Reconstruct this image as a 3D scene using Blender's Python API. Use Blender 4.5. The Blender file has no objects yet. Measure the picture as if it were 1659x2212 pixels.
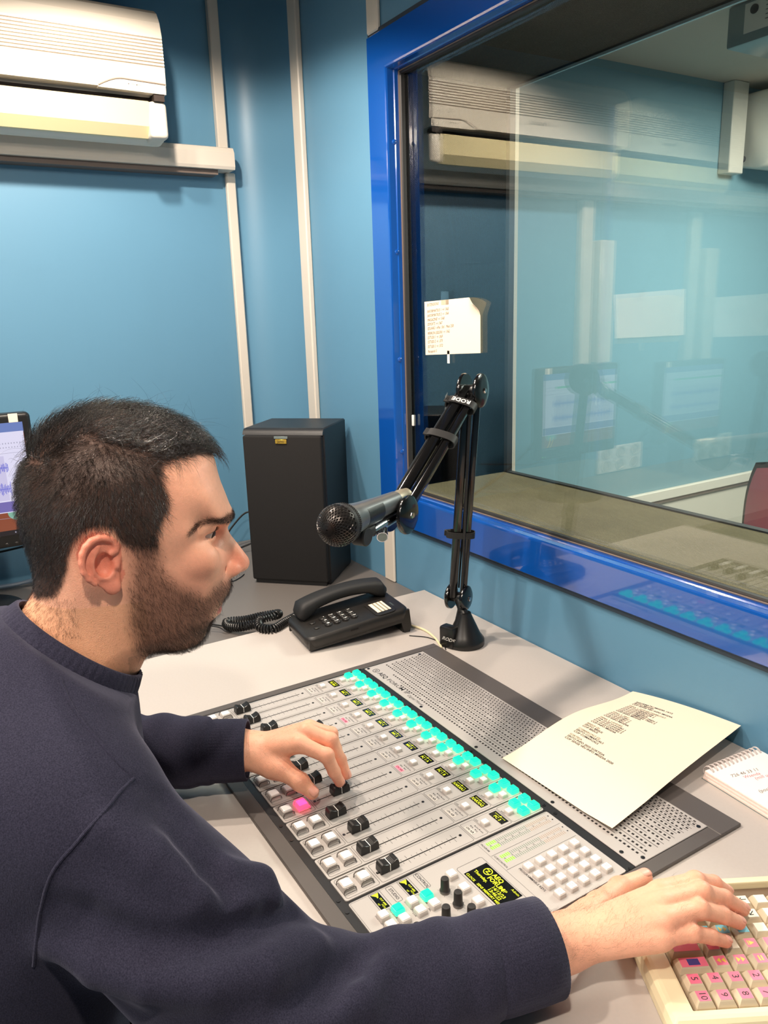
import bpy, bmesh, math, random
import numpy as np
from mathutils import Matrix, Vector, Euler

random.seed(7)
rng = np.random.default_rng(11)
SC = bpy.context.scene
COL = SC.collection
PI = math.pi

# ------------------------------------------------------------------ camera
cam_d = bpy.data.cameras.new('camera'); cam = bpy.data.objects.new('camera', cam_d); COL.objects.link(cam)
cam_d.sensor_fit = 'HORIZONTAL'; cam_d.sensor_width = 36.0
cam_d.lens = 36.0 * 1666.17 / 1659.0
cam_d.clip_start = 0.02; cam_d.clip_end = 60
cam.matrix_world = Matrix(((0.5228081, -0.1964969, 0.8294942, 0.0000000), (0.8518878, 0.1557784, -0.5000202, 0.0000000), (-0.0309648, 0.9680506, 0.2488355, 1.3710000), (0.0000000, 0.0000000, 0.0000000, 1.0000000)))
SC.camera = cam

# ------------------------------------------------------------------ exposure, world, lamps
SC.view_settings.view_transform = 'Standard'
SC.view_settings.look = 'None'
SC.view_settings.gamma = 1.0
SC.view_settings.use_curve_mapping = False
SC.view_settings.exposure = 0.10
w = bpy.data.worlds.new('world'); SC.world = w; w.use_nodes = True
w.node_tree.nodes['Background'].inputs[0].default_value = (0.9, 0.92, 1.0, 1)
w.node_tree.nodes['Background'].inputs[1].default_value = 0.25

def spot(name, loc, target, power, color=(1.0, 0.86, 0.72), size=150, blend=0.35, radius=0.03):
    d = bpy.data.lights.new(name, 'SPOT'); d.energy = power; d.color = color
    d.spot_size = math.radians(size); d.spot_blend = blend; d.shadow_soft_size = radius
    o = bpy.data.objects.new(name, d); COL.objects.link(o); o.location = loc
    o.rotation_euler = (Vector(target) - Vector(loc)).to_track_quat('-Z', 'Y').to_euler()
    return o

def area(name, loc, target, power, sx, sy, color=(1, 0.9, 0.8)):
    d = bpy.data.lights.new(name, 'AREA'); d.shape = 'RECTANGLE'; d.size = sx; d.size_y = sy
    d.energy = power; d.color = color
    o = bpy.data.objects.new(name, d); COL.objects.link(o); o.location = loc
    o.rotation_euler = (Vector(target) - Vector(loc)).to_track_quat('-Z', 'Y').to_euler()
    return o

CEIL = 2.165
spot('ceiling_spot_left', (-1.36, 0.10, 2.145), (-1.40, 0.22, 0.0), 46, size=140, blend=0.35, radius=0.028)
spot('ceiling_spot_near_window', (-1.45, 0.40, 2.10), (-1.75, 0.46, 1.0), 30, size=140, blend=0.30, radius=0.022)
spot('ceiling_spot_over_desk', (-0.62, -0.30, 2.10), (-0.85, 0.25, 0.0), 33, size=150, blend=0.5, radius=0.03)
spot('ceiling_spot_behind', (0.02, -0.05, 2.10), (-0.5, 0.4, 0.0), 42, size=150, blend=0.5, radius=0.03)
area('ceiling_panel_back', (-0.6, -1.0, 2.105), (-0.6, -1.0, 0), 22, 1.0, 0.6)
area('booth_ceiling_panel', (-0.9, 2.6, 2.16), (-0.9, 2.6, 0), 125, 0.9, 0.9, (1, 0.92, 0.84))

# ------------------------------------------------------------------ materials
def srgb(r, g, b):
    f = lambda c: (c/255/12.92) if c/255 <= 0.04045 else ((c/255+0.055)/1.055)**2.4
    return (f(r), f(g), f(b), 1)

def newmat(name):
    m = bpy.data.materials.new(name); m.use_nodes = True
    return m, m.node_tree, m.node_tree.nodes['Principled BSDF']

def pmat(name, col, rough=0.5, metal=0.0, spec=0.5, noise=0.0, nscale=60, bump=0.0, bscale=200, emit=None, estr=0, coat=0, detail=4, sheen=0, alpha=1, trans=0, sss=0):
    m, t, b = newmat(name)
    c = srgb(*col) if max(col) > 1.0 else (*col, 1)
    b.inputs['Base Color'].default_value = c
    b.inputs['Roughness'].default_value = rough; b.inputs['Metallic'].default_value = metal
    b.inputs['Specular IOR Level'].default_value = spec
    if coat: b.inputs['Coat Weight'].default_value = coat; b.inputs['Coat Roughness'].default_value = 0.04
    if sheen: b.inputs['Sheen Weight'].default_value = sheen; b.inputs['Sheen Roughness'].default_value = 0.4
    if trans: b.inputs['Transmission Weight'].default_value = trans
    if sss:
        b.inputs['Subsurface Weight'].default_value = sss; b.inputs['Subsurface Radius'].default_value = (0.008, 0.003, 0.0015)
        b.inputs['Subsurface Scale'].default_value = 1.0
    if emit is not None:
        b.inputs['Emission Color'].default_value = srgb(*emit) if max(emit) > 1.0 else (*emit, 1); b.inputs['Emission Strength'].default_value = estr
    tc = t.nodes.new('ShaderNodeTexCoord')
    if noise:
        n = t.nodes.new('ShaderNodeTexNoise'); n.inputs['Scale'].default_value = nscale; n.inputs['Detail'].default_value = detail
        t.links.new(tc.outputs['Object'], n.inputs['Vector'])
        r = t.nodes.new('ShaderNodeMapRange'); r.inputs[3].default_value = 1-noise; r.inputs[4].default_value = 1+noise
        t.links.new(n.outputs['Fac'], r.inputs['Value'])
        x = t.nodes.new('ShaderNodeMix'); x.data_type = 'RGBA'; x.blend_type = 'MULTIPLY'; x.inputs[0].default_value = 1
        x.inputs[6].default_value = c; t.links.new(r.outputs[0], x.inputs[7]); t.links.new(x.outputs[2], b.inputs['Base Color'])
    if bump:
        n = t.nodes.new('ShaderNodeTexNoise'); n.inputs['Scale'].default_value = bscale; n.inputs['Detail'].default_value = 3
        t.links.new(tc.outputs['Object'], n.inputs['Vector'])
        bp = t.nodes.new('ShaderNodeBump'); bp.inputs['Strength'].default_value = bump; bp.inputs['Distance'].default_value = 0.001
        t.links.new(n.outputs['Fac'], bp.inputs['Height']); t.links.new(bp.outputs[0], b.inputs['Normal'])
    return m

def weave_mat(name, c1, c2, scale=900, bump=0.6, rough=0.95):
    """woven cloth / carpet: two crossed waves plus noise"""
    m, t, b = newmat(name); b.inputs['Roughness'].default_value = rough; b.inputs['Specular IOR Level'].default_value = 0.15
    tc = t.nodes.new('ShaderNodeTexCoord'); mp = t.nodes.new('ShaderNodeMapping'); mp.inputs['Rotation'].default_value = (0.6, 0.6, 0.78)
    t.links.new(tc.outputs['Object'], mp.inputs[0])
    ck = t.nodes.new('ShaderNodeTexVoronoi'); ck.inputs['Scale'].default_value = scale; ck.inputs['Randomness'].default_value = 0.35
    t.links.new(mp.outputs[0], ck.inputs['Vector'])
    n = t.nodes.new('ShaderNodeTexNoise'); n.inputs['Scale'].default_value = 14; n.inputs['Detail'].default_value = 6
    t.links.new(tc.outputs['Object'], n.inputs['Vector'])
    cr = t.nodes.new('ShaderNodeMapRange'); cr.inputs[1].default_value = 0.0; cr.inputs[2].default_value = 0.75
    t.links.new(ck.outputs['Distance'], cr.inputs[0])
    x = t.nodes.new('ShaderNodeMix'); x.data_type = 'RGBA'; x.inputs[6].default_value = srgb(*c2); x.inputs[7].default_value = srgb(*c1)
    t.links.new(cr.outputs[0], x.inputs[0])
    r = t.nodes.new('ShaderNodeMapRange'); r.inputs[3].default_value = .8; r.inputs[4].default_value = 1.2; t.links.new(n.outputs['Fac'], r.inputs[0])
    y = t.nodes.new('ShaderNodeMix'); y.data_type = 'RGBA'; y.blend_type = 'MULTIPLY'; y.inputs[0].default_value = 1
    t.links.new(x.outputs[2], y.inputs[6]); t.links.new(r.outputs[0], y.inputs[7]); t.links.new(y.outputs[2], b.inputs['Base Color'])
    bp = t.nodes.new('ShaderNodeBump'); bp.inputs['Strength'].default_value = bump; bp.inputs['Distance'].default_value = 0.0008
    t.links.new(cr.outputs[0], bp.inputs['Height']); t.links.new(bp.outputs[0], b.inputs['Normal'])
    return m

def glass_mat(name, f0=0.07, tint=(0.93, 0.97, 0.96)):
    m, t, b = newmat(name); t.nodes.remove(b)
    out = t.nodes['Material Output']
    g = t.nodes.new('ShaderNodeNewGeometry'); d = t.nodes.new('ShaderNodeVectorMath'); d.operation = 'DOT_PRODUCT'
    t.links.new(g.outputs['Incoming'], d.inputs[0]); t.links.new(g.outputs['Normal'], d.inputs[1])
    a = t.nodes.new('ShaderNodeMath'); a.operation = 'ABSOLUTE'; t.links.new(d.outputs['Value'], a.inputs[0])
    s = t.nodes.new('ShaderNodeMath'); s.operation = 'SUBTRACT'; s.inputs[0].default_value = 1; t.links.new(a.outputs[0], s.inputs[1])
    p = t.nodes.new('ShaderNodeMath'); p.operation = 'POWER'; p.inputs[1].default_value = 4.2; t.links.new(s.outputs[0], p.inputs[0])
    k = t.nodes.new('ShaderNodeMath'); k.operation = 'MULTIPLY_ADD'; k.inputs[1].default_value = 1-f0; k.inputs[2].default_value = f0; t.links.new(p.outputs[0], k.inputs[0])
    tr = t.nodes.new('ShaderNodeBsdfTransparent'); tr.inputs[0].default_value = (*tint, 1)
    gl = t.nodes.new('ShaderNodeBsdfGlossy'); gl.inputs['Roughness'].default_value = 0.0; gl.inputs[0].default_value = (1, 1, 1, 1)
    mx = t.nodes.new('ShaderNodeMixShader'); t.links.new(k.outputs[0], mx.inputs[0]); t.links.new(tr.outputs[0], mx.inputs[1]); t.links.new(gl.outputs[0], mx.inputs[2])
    t.links.new(mx.outputs[0], out.inputs[0])
    return m

M = {}
M['wall'] = pmat('blue_wall_panel', (92, 139, 168), rough=0.42, noise=0.05, nscale=3, bump=0.08, bscale=900)
M['wall2'] = pmat('booth_wall', (118, 152, 162), rough=0.5, noise=0.04, nscale=2)
M['ceiling'] = pmat('ceiling_paint', (205, 190, 172), rough=0.9)
M['ceiling2'] = pmat('dark_ceiling_tile', (96, 90, 84), rough=0.9, bump=.3, bscale=300)
M['floor'] = pmat('floor_lino', (96, 92, 88), rough=0.6, noise=0.1, nscale=20)
M['trim'] = pmat('beige_trim', (212, 203, 190), rough=0.35)
M['wains'] = pmat('cream_wainscot', (205, 196, 182), rough=0.5, noise=0.03, nscale=6)
M['skirt'] = pmat('brown_strip', (112, 98, 90), rough=0.5)
M['blueframe'] = pmat('gloss_blue_paint', (10, 80, 170), rough=0.16, spec=0.6, coat=1.0, bump=0.05, bscale=120)
M['blueframe'].node_tree.nodes['Principled BSDF'].inputs['Coat IOR'].default_value = 1.8
M['rubber'] = pmat('black_rubber', (32, 30, 30), rough=0.55)
M['gasket'] = pmat('grey_gasket', (120, 106, 98), rough=0.35)
M['shadowgap'] = pmat('painted_shadow_gap', (38, 52, 66), rough=0.5)  # shade of the gap under the blue frame, put in as colour
M['carpet'] = weave_mat('sill_carpet', (120, 110, 86), (64, 58, 42), 420, 0.8)
M['acoustic'] = weave_mat('acoustic_cloth', (88, 86, 80), (44, 44, 42), 330, 0.8)
M['glass'] = glass_mat('window_glass', 0.095)
M['glass2'] = glass_mat('window_glass_rear', 0.08)
M['acwhite'] = pmat('ac_plastic', (226, 217, 202), rough=0.38)
M['acgroove'] = pmat('ac_groove', (150, 136, 122), rough=0.6)
M['acdark'] = pmat('ac_dark', (52, 40, 34), rough=0.6)
M['aclou'] = pmat('ac_louvre', (236, 222, 176), rough=0.4)
M['desk'] = pmat('light_grey_desk', (190, 182, 176), rough=0.55, noise=0.035, nscale=260, detail=2)
M['deskedge'] = pmat('desk_edge', (70, 66, 64), rough=0.5)
M['desk2'] = pmat('dark_grey_desk', (112, 106, 102), rough=0.42, noise=0.05, nscale=240, detail=2)
M['black'] = pmat('black_plastic', (24, 23, 23), rough=0.35, spec=0.5)
M['blackmatte'] = pmat('black_matte', (26, 25, 26), rough=0.6)
M['blackgloss'] = pmat('black_gloss', (14, 14, 15), rough=0.16, coat=0.3)
M['dusty'] = pmat('dusty_black_plastic', (34, 31, 29), rough=0.42, noise=0.5, nscale=26, bump=0.1)
M['vinyl'] = pmat('speaker_vinyl', (27, 28, 31), rough=0.45, bump=0.35, bscale=700)
M['grille'] = pmat('speaker_cloth', (20, 18, 18), rough=0.85, bump=0.5, bscale=1500)
M['gold'] = pmat('gold_badge', (205, 168, 70), rough=0.35, metal=0.6)
M['white'] = pmat('white_plastic', (240, 236, 230), rough=0.4)
M['paper'] = pmat('cream_paper', (248, 230, 206), rough=0.8)
M['paperw'] = pmat('white_paper', (252, 244, 240), rough=0.8)
M['paperpk'] = pmat('pink_page_edges', (244, 218, 208), rough=0.85, noise=0.1, nscale=300)
M['ink'] = pmat('ink', (52, 50, 52), rough=0.7)
M['inklight'] = pmat('ink_light', (150, 140, 120), rough=0.7)
M['pencil'] = pmat('pencil', (120, 100, 88), rough=0.8)
M['redink'] = pmat('red_ink', (210, 110, 120), rough=0.8)
M['sil'] = pmat('console_silver', (188, 182, 178), rough=0.42, metal=0.15, noise=0.03, nscale=900, detail=1)
M['conframe'] = pmat('console_grey_frame', (88, 82, 79), rough=0.42, noise=0.03, nscale=500)
M['conblack'] = pmat('console_black_strip', (34, 34, 36), rough=0.38)
M['print'] = pmat('printed_black', (30, 30, 34), rough=0.6)
M['hole'] = pmat('vent_hole', (22, 16, 15), rough=0.9)
M['screen'] = pmat('oled_black', (18, 20, 22), rough=0.12, coat=0.5)
M['oled'] = pmat('oled_yellow', (190, 200, 30), rough=0.4, emit=(215, 225, 40), estr=0.6)
M['cap'] = pmat('clear_button_housing', (222, 214, 208), rough=0.12, spec=0.7, trans=0.25)
M['capdark'] = pmat('button_guard_edge', (120, 112, 108), rough=0.15, trans=0.3)
M['btn'] = pmat('white_button', (250, 246, 242), rough=0.3, emit=(255, 250, 245), estr=0.12)
M['cyan'] = pmat('lit_green_button', (8, 110, 80), rough=0.35, emit=(0.0, 0.85, 0.45), estr=1.3)
M['cyanbase'] = pmat('lit_green_skirt', (20, 130, 70), rough=0.3, emit=(0.02, 0.9, 0.34), estr=1.8)
M['pink'] = pmat('lit_pink_button', (240, 90, 190), rough=0.35, emit=(1.0, 0.12, 0.5), estr=0.95)
M['pinkbase'] = pmat('lit_red_skirt', (240, 60, 90), rough=0.3, emit=(1.0, 0.05, 0.12), estr=2.2)
M['onair'] = pmat('on_air_window', (214, 206, 198), rough=0.3)
M['onairlit'] = pmat('on_air_window_lit', (244, 120, 140), rough=0.3, emit=(1.0, 0.25, 0.32), estr=0.5)
M['ledg'] = pmat('led_green_lit', (120, 230, 40), rough=0.4, emit=(0.25, 1.0, 0.05), estr=0.9)
M['ledoff'] = pmat('led_green_off', (120, 140, 124), rough=0.4)
M['ledo'] = pmat('led_orange_off', (176, 150, 128), rough=0.4)
M['knob'] = pmat('knob_rubber', (36, 33, 32), rough=0.55)
M['chrome'] = pmat('chrome', (205, 205, 210), rough=0.12, metal=1)
M['steel'] = pmat('screw_steel', (90, 88, 88), rough=0.3, metal=1)
M['ring'] = pmat('coated_wire', (214, 204, 200), rough=.3)
M['mic'] = pmat('mic_grey_metal', (108, 110, 112), rough=0.36, metal=0.55)
M['micring'] = pmat('mic_ring', (170, 160, 140), rough=0.4, metal=0.5)
M['mesh'] = pmat('mic_mesh_wire', (84, 80, 78), rough=0.3, metal=0.9)
M['kbcase'] = pmat('keyboard_cream', (238, 226, 188), rough=0.45)
M['kbbed'] = pmat('keyboard_bed', (120, 100, 80), rough=0.7)
M['keycap'] = pmat('clear_keycap', (214, 198, 172), rough=0.15, spec=0.7)
M['kpink'] = pmat('key_pink', (240, 120, 150), rough=0.4)
M['kcyan'] = pmat('key_cyan', (120, 205, 225), rough=0.4)
M['kcream'] = pmat('key_cream', (246, 238, 214), rough=0.4)
M['kyel'] = pmat('key_yellow', (238, 210, 90), rough=0.4)
M['kblue'] = pmat('key_blue', (70, 66, 140), rough=0.4)
M['chairred'] = pmat('red_fabric', (188, 82, 96), rough=0.9, noise=0.08, nscale=30, sheen=0.3)
M['cable'] = pmat('cable_black', (22, 22, 24), rough=0.4)
M['cableW'] = pmat('cable_cream', (232, 220, 180), rough=0.5)
M['cableB'] = pmat('cable_grey_blue', (110, 130, 150), rough=0.4)
M['tape'] = glass_mat('clear_tape', 0.22, (0.8, 0.8, 0.78))
M['taper'] = pmat('grey_reflective', (128, 140, 138), rough=0.3, metal=0.3)

# ------------------------------------------------------------------ object helpers
def link(o, parent=None):
    COL.objects.link(o)
    if parent is not None: o.parent = parent
    return o

class MB:
    """collects shapes into one mesh; every face has a material slot"""
    def __init__(s): s.v = []; s.f = []; s.m = []; s.mats = []; s.sm = []
    def mi(s, mat):
        if mat is None: return 0
        if mat not in s.mats: s.mats.append(mat)
        return s.mats.index(mat)
    def add(s, vs, fs, mat=None, smooth=False, T=None):
        n = len(s.v); i = s.mi(mat)
        if T is not None: vs = [T @ Vector(p) for p in vs]
        s.v.extend([tuple(p) for p in vs]); s.f.extend([tuple(a+n for a in f) for f in fs]); s.m.extend([i]*len(fs)); s.sm.extend([smooth]*len(fs))
        return s
    def box(s, a, b, mat=None, T=None):
        x0, y0, z0 = a; x1, y1, z1 = b
        v = [(x0, y0, z0), (x1, y0, z0), (x1, y1, z0), (x0, y1, z0), (x0, y0, z1), (x1, y0, z1), (x1, y1, z1), (x0, y1, z1)]
        return s.add(v, [(0, 3, 2, 1), (4, 5, 6, 7), (0, 1, 5, 4), (1, 2, 6, 5), (2, 3, 7, 6), (3, 0, 4, 7)], mat, False, T)
    def rbox(s, a, b, r, mat=None, T=None, seg=2, smooth=True):
        bm = bmesh.new(); bmesh.ops.create_cube(bm, size=1)
        for v in bm.verts: v.co = Vector([a[i] + (v.co[i]+.5)*(b[i]-a[i]) for i in range(3)])
        bmesh.ops.bevel(bm, geom=list(bm.edges), offset=r, segments=seg, profile=0.5, affect='EDGES', clamp_overlap=True)
        return s.frombm(bm, mat, smooth, T)
    def frombm(s, bm, mat=None, smooth=False, T=None):
        bm.verts.index_update(); vs = [v.co.copy() for v in bm.verts]; fs = [tuple(v.index for v in f.verts) for f in bm.faces]; bm.free()
        return s.add(vs, fs, mat, smooth, T)
    def prism(s, poly, z0, z1, mat=None, T=None, axis='z', smooth=False):
        n = len(poly)
        P = {'z': lambda x, y, z: (x, y, z), 'x': lambda x, y, z: (z, x, y), 'y': lambda x, y, z: (x, z, y)}[axis]
        v = [P(x, y, z0) for x, y in poly] + [P(x, y, z1) for x, y in poly]
        f = [tuple(range(n))[::-1], tuple(range(n, 2*n))] + [(i, (i+1) % n, n+(i+1) % n, n+i) for i in range(n)]
        return s.add(v, f, mat, smooth, T)
    def quad(s, pts, mat=None, T=None): return s.add(pts, [tuple(range(len(pts)))], mat, False, T)
    def cyl(s, p0, p1, r0, r1=None, mat=None, n=20, T=None, smooth=True, caps=True):
        return s.tube([p0, p1], [r0, r0 if r1 is None else r1], mat, n, T, smooth, caps)
    def tube(s, pts, r, mat=None, n=10, T=None, smooth=True, caps=True, closed=False):
        P = [Vector(p) for p in pts]; k = len(P)
        R = r if isinstance(r, (list, tuple)) else [r]*k
        vs = []; up = None
        for i in range(k):
            if closed: d = P[(i+1) % k]-P[i-1]
            else: d = (P[min(i+1, k-1)]-P[max(i-1, 0)])
            d.normalize()
            if up is None:
                up = Vector((0, 0, 1)) if abs(d.z) < .9 else Vector((1, 0, 0))
            u = (up - d*up.dot(d)).normalized(); up = u; w_ = d.cross(u)
            for j in range(n):
                a = 2*PI*j/n; vs.append(P[i] + (u*math.cos(a)+w_*math.sin(a))*R[i])
        fs = []
        for i in range(k if closed else k-1):
            i2 = (i+1) % k
            for j in range(n): fs.append((i*n+j, i*n+(j+1) % n, i2*n+(j+1) % n, i2*n+j))
        if caps and not closed: fs.append(tuple(range(n))[::-1]); fs.append(tuple(range((k-1)*n, k*n)))
        return s.add(vs, fs, mat, smooth, T)
    def lathe(s, prof, mat=None, n=32, T=None, smooth=True):
        vs = []; fs = []; k = len(prof)
        for r, z in prof:
            for j in range(n): a = 2*PI*j/n; vs.append((max(r, 1e-5)*math.cos(a), max(r, 1e-5)*math.sin(a), z))
        for i in range(k-1):
            for j in range(n): fs.append((i*n+j, i*n+(j+1) % n, (i+1)*n+(j+1) % n, (i+1)*n+j))
        fs.append(tuple(range(n))[::-1]); fs.append(tuple(range((k-1)*n, k*n)))
        return s.add(vs, fs, mat, smooth, T)
    def text(s, txt, x, y, size, mat, z=0.0, align='LEFT', T=None, sx=1.0, bold=0.0, shear=0, rot=0):
        vs, fs = text_geo(txt, align, bold, shear)
        c_, s_ = math.cos(rot), math.sin(rot)
        out = []
        for a, b in vs:
            a, b = a*size*sx, b*size
            out.append((x+a*c_-b*s_, y+a*s_+b*c_, z))
        return s.add(out, fs, mat, False, T)
    def line(s, p, q, wd, mat, z=0.0, T=None):
        d = Vector((q[0]-p[0], q[1]-p[1])); L = d.length
        if L < 1e-9: return s
        d /= L; nx, ny = -d.y*wd/2, d.x*wd/2
        return s.quad([(p[0]+nx, p[1]+ny, z), (p[0]-nx, p[1]-ny, z), (q[0]-nx, q[1]-ny, z), (q[0]+nx, q[1]+ny, z)], mat, T)
    def frame(s, x0, y0, x1, y1, wd, mat, z=0.0, cut=0.0):
        c = cut; P = [(x0+c, y0), (x1-c, y0), (x1, y0+c), (x1, y1-c), (x1-c, y1), (x0+c, y1), (x0, y1-c), (x0, y0+c)]
        for i in range(8): s.line(P[i], P[(i+1) % 8], wd, mat, z)
        return s
    def build(s, name, parent=None, smooth_angle=None):
        me = bpy.data.meshes.new(name); me.from_pydata(s.v, [], s.f)
        for m in s.mats: me.materials.append(m)
        if len(s.mats) > 1: me.polygons.foreach_set('material_index', s.m)
        me.polygons.foreach_set('use_smooth', s.sm)
        me.validate(); me.update()
        o = bpy.data.objects.new(name, me); link(o, parent)
        if any(s.sm):
            try: me.set_sharp_from_angle(angle=math.radians(smooth_angle or 42))
            except Exception: pass
        return o

_tc = {}
def text_geo(txt, align='LEFT', bold=0.0, shear=0):
    k = (txt, align, bold, shear)
    if k in _tc: return _tc[k]
    cu = bpy.data.curves.new('t', 'FONT'); cu.body = txt; cu.size = 1; cu.align_x = align; cu.align_y = 'CENTER'
    cu.offset = bold; cu.shear = shear; cu.resolution_u = 2; cu.fill_mode = 'FRONT'
    o = bpy.data.objects.new('t', cu); me = o.to_mesh()
    vs = [(v.co.x, v.co.y) for v in me.vertices]; fs = [tuple(p.vertices) for p in me.polygons]
    o.to_mesh_clear(); bpy.data.objects.remove(o); bpy.data.curves.remove(cu)
    _tc[k] = (vs, fs); return _tc[k]

def empty(name, loc=(0, 0, 0), rot=(0, 0, 0)):
    o = bpy.data.objects.new(name, None); o.location = loc; o.rotation_euler = rot; o.empty_display_size = 0.05
    COL.objects.link(o); return o
def tag(o, label=None, cat=None, group=None, kind=None):
    if label: o['label'] = label
    if cat: o['category'] = cat
    if group: o['group'] = group
    if kind: o['kind'] = kind
    return o
def struct(o, label=None):
    o['kind'] = 'structure'
    if label: o['label'] = label
    return o
def RT(loc, rot=(0, 0, 0)): return Matrix.Translation(loc) @ Euler(rot).to_matrix().to_4x4()
def align_z(p0, p1):
    """matrix placing local +z along p0->p1"""
    d = Vector(p1)-Vector(p0); return Matrix.Translation(p0) @ d.to_track_quat('Z', 'Y').to_matrix().to_4x4()
# ================================================================== SETTING
XL = -2.10; YW = 0.946; YR = 1.275
struct(MB().box((-2.2, -1.9, -0.05), (1.3, 1.28, 0), M['floor']).build('floor'))
struct(MB().box((-2.2, -1.9, CEIL), (1.3, 1.28, CEIL+.05), M['ceiling2']).build('ceiling'))
struct(MB().box((XL-.06, -1.9, 0), (XL, 0.83, CEIL), M['wall']).build('wall_left'))
struct(MB().box((1.24, -1.9, 0), (1.3, YW, CEIL), M['wall']).build('wall_right'))
struct(MB().box((-2.1, -1.9, 0), (1.24, -1.84, CEIL), M['wall']).build('wall_back'))
# rounded corner panel
c = MB(); N = 24; vs = []; fs = []
for i in range(N+1):
    a = (PI/2)*i/N
    x = -1.93 - 0.17*math.cos(a)**1.0 if False else XL + 0.17*(1-math.cos(a)); y = 0.83 + (YW-0.83)*math.sin(a)
    x = XL + 0.17*(1-math.cos(a)); y = 0.83 + (YW-0.83)*math.sin(a)
    vs += [(x, y, 0), (x, y, CEIL), (x-.05 if a < .8 else x, y+.05, 0), (x-.05 if a < .8 else x, y+.05, CEIL)]
for i in range(N):
    k = i*4; fs += [(k, k+4, k+5, k+1), (k+2, k+3, k+7, k+6)]
fs += [(0, 1, 3, 2), (N*4, N*4+2, N*4+3, N*4+1)]
c.add(vs, fs, M['wall'], True)
struct(c.build('wall_corner', smooth_angle=60))
# window wall: four pieces around the opening
OX0, OX1, OZ0, OZ1 = -1.490, 0.42, 0.961, 1.861
c = MB()
c.box((-1.93, YW, 0), (OX0, YR, CEIL), M['wall']); c.box((OX1, YW, 0), (1.3, YR, CEIL), M['wall'])
c.box((OX0, YW, 0), (OX1, YR, OZ0), M['wall']); c.box((OX0, YW, OZ1), (OX1, YR, CEIL), M['wall'])
struct(c.build('wall_front'))
# upright cover strips
def trim(n, a, b, r=.003):
    return struct(MB().rbox(a, b, r, M['trim'], seg=1, smooth=False).build('trim_%d' % n))
trim(1, (XL, .803, .7325), (XL+.016, .829, 1.745))
trim(2, (XL, .786, 1.80), (XL+.022, .813, CEIL))
trim(3, (-1.931, YW-.015, .7325), (-1.886, YW, CEIL))
trim(4, (-1.563, YW-.010, 1.938), (-1.519, YW, CEIL))
trim(5, (-1.562, YW-.008, .7325), (-1.518, YW, .882))

# ---- window
win = struct(empty('window_1', (-1.562, YW, 0.885)), None)
def wchild(mb, name, label=None, sa=None):
    o = mb.build(name, None, sa); o.parent = win; o.matrix_parent_inverse = Matrix.Translation((-1.562, YW, 0.885)).inverted()
    if label: o['label'] = label
    return o
def sweep_rect(x0, z0, x1, z1, prof, mat, smooth=False):
    """mitred picture-frame sweep; prof = [(inset, y)]"""
    vs = []; fs = []; k = len(prof)
    for d, y in prof: vs += [(x0+d, y, z0+d), (x1-d, y, z0+d), (x1-d, y, z1-d), (x0+d, y, z1-d)]
    for i in range(k-1):
        for j in range(4): fs.append((i*4+j, i*4+(j+1) % 4, (i+1)*4+(j+1) % 4, (i+1)*4+j))
    return vs, fs
FX0, FX1, FZ0, FZ1 = -1.562, 0.49, 0.889, 1.933
prof = [(0, YW+.001), (0, .936), (.002, .934), (.069, .934), (.0725, .9348), (.074, .938), (.0745, .952), (.0765, .954), (.0765, .966)]
c = MB(); v, f = sweep_rect(FX0, FZ0, FX1, FZ1, prof, None); c.add(v, f, M['blueframe'], False)
wchild(c, 'window_frame', 'gloss blue painted frame')
c = MB(); v, f = sweep_rect(FX0-.001, FZ0-.009, FX1+.001, FZ1+.009, [(0, YW+.001), (0, .939), (.010, .939), (.012, .945)], None); c.add(v, f, M['shadowgap'])  # dark strip stands in for the shadow gap at the frame edge
wchild(c, 'shadow_gap_strip', 'dark strip painted as the shadow gap round the frame')
c = MB()
v, f = sweep_rect(FX0, FZ0, FX1, FZ1, [(.0765, .972), (.0765, .966), (.080, .9645), (.083, .966), (.083, .9745)], None); c.add(v, f, M['rubber'])
v, f = sweep_rect(FX0, FZ0, FX1, FZ1, [(.0745, .964), (.0778, .962), (.0792, .9655)], None); c.add(v, f, M['gasket'])
v, f = sweep_rect(OX0+.004, OZ0+.006, OX1, OZ1, [(-.006, 1.258), (.008, 1.258), (.008, 1.2745), (-.006, 1.2748)], None); c.add(v, f, M['rubber'])
wchild(c, 'gasket', 'black rubber seal')
c = MB().box((OX0-.002, .974, OZ0-.03), (OX1, 1.28, .972), M['carpet']); wchild(c, 'window_sill', 'sill covered in beige carpet')
c = MB().box((OX0-.02, .974, .970), (OX0, 1.275, OZ1), M['acoustic']); c.box((OX0-.02, .974, OZ1-.004), (OX1, 1.275, OZ1+.02), M['acoustic'])
c.box((OX1, .974, .970), (OX1+.02, 1.275, OZ1), M['acoustic'])
wchild(c, 'window_reveal', 'dark grey cloth lining')
c = MB().box((OX0+.003, .9745, .968), (OX1-.003, .9805, OZ1-.002), M['glass']); wchild(c, 'front_pane', 'clear pane nearest the desk')
T = RT((0, 1.268, .97), (math.radians(-0.35), 0, math.radians(0.0)))
c = MB().box((OX0+.006, -.003, .004), (OX1-.003, .003, OZ1-.978), M['glass2'], T); wchild(c, 'rear_pane', 'clear pane on the booth side')
for z in (1.06, 1.27, 1.50, 1.72):
    wchild(MB().lathe([(0.0055, 0), (0.0050, .0022), (0.003, .0034)], M['blueframe'], 14, RT((-1.4880, .951, z), (0, PI/2, 0))), 'screw')
c = MB()
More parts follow.
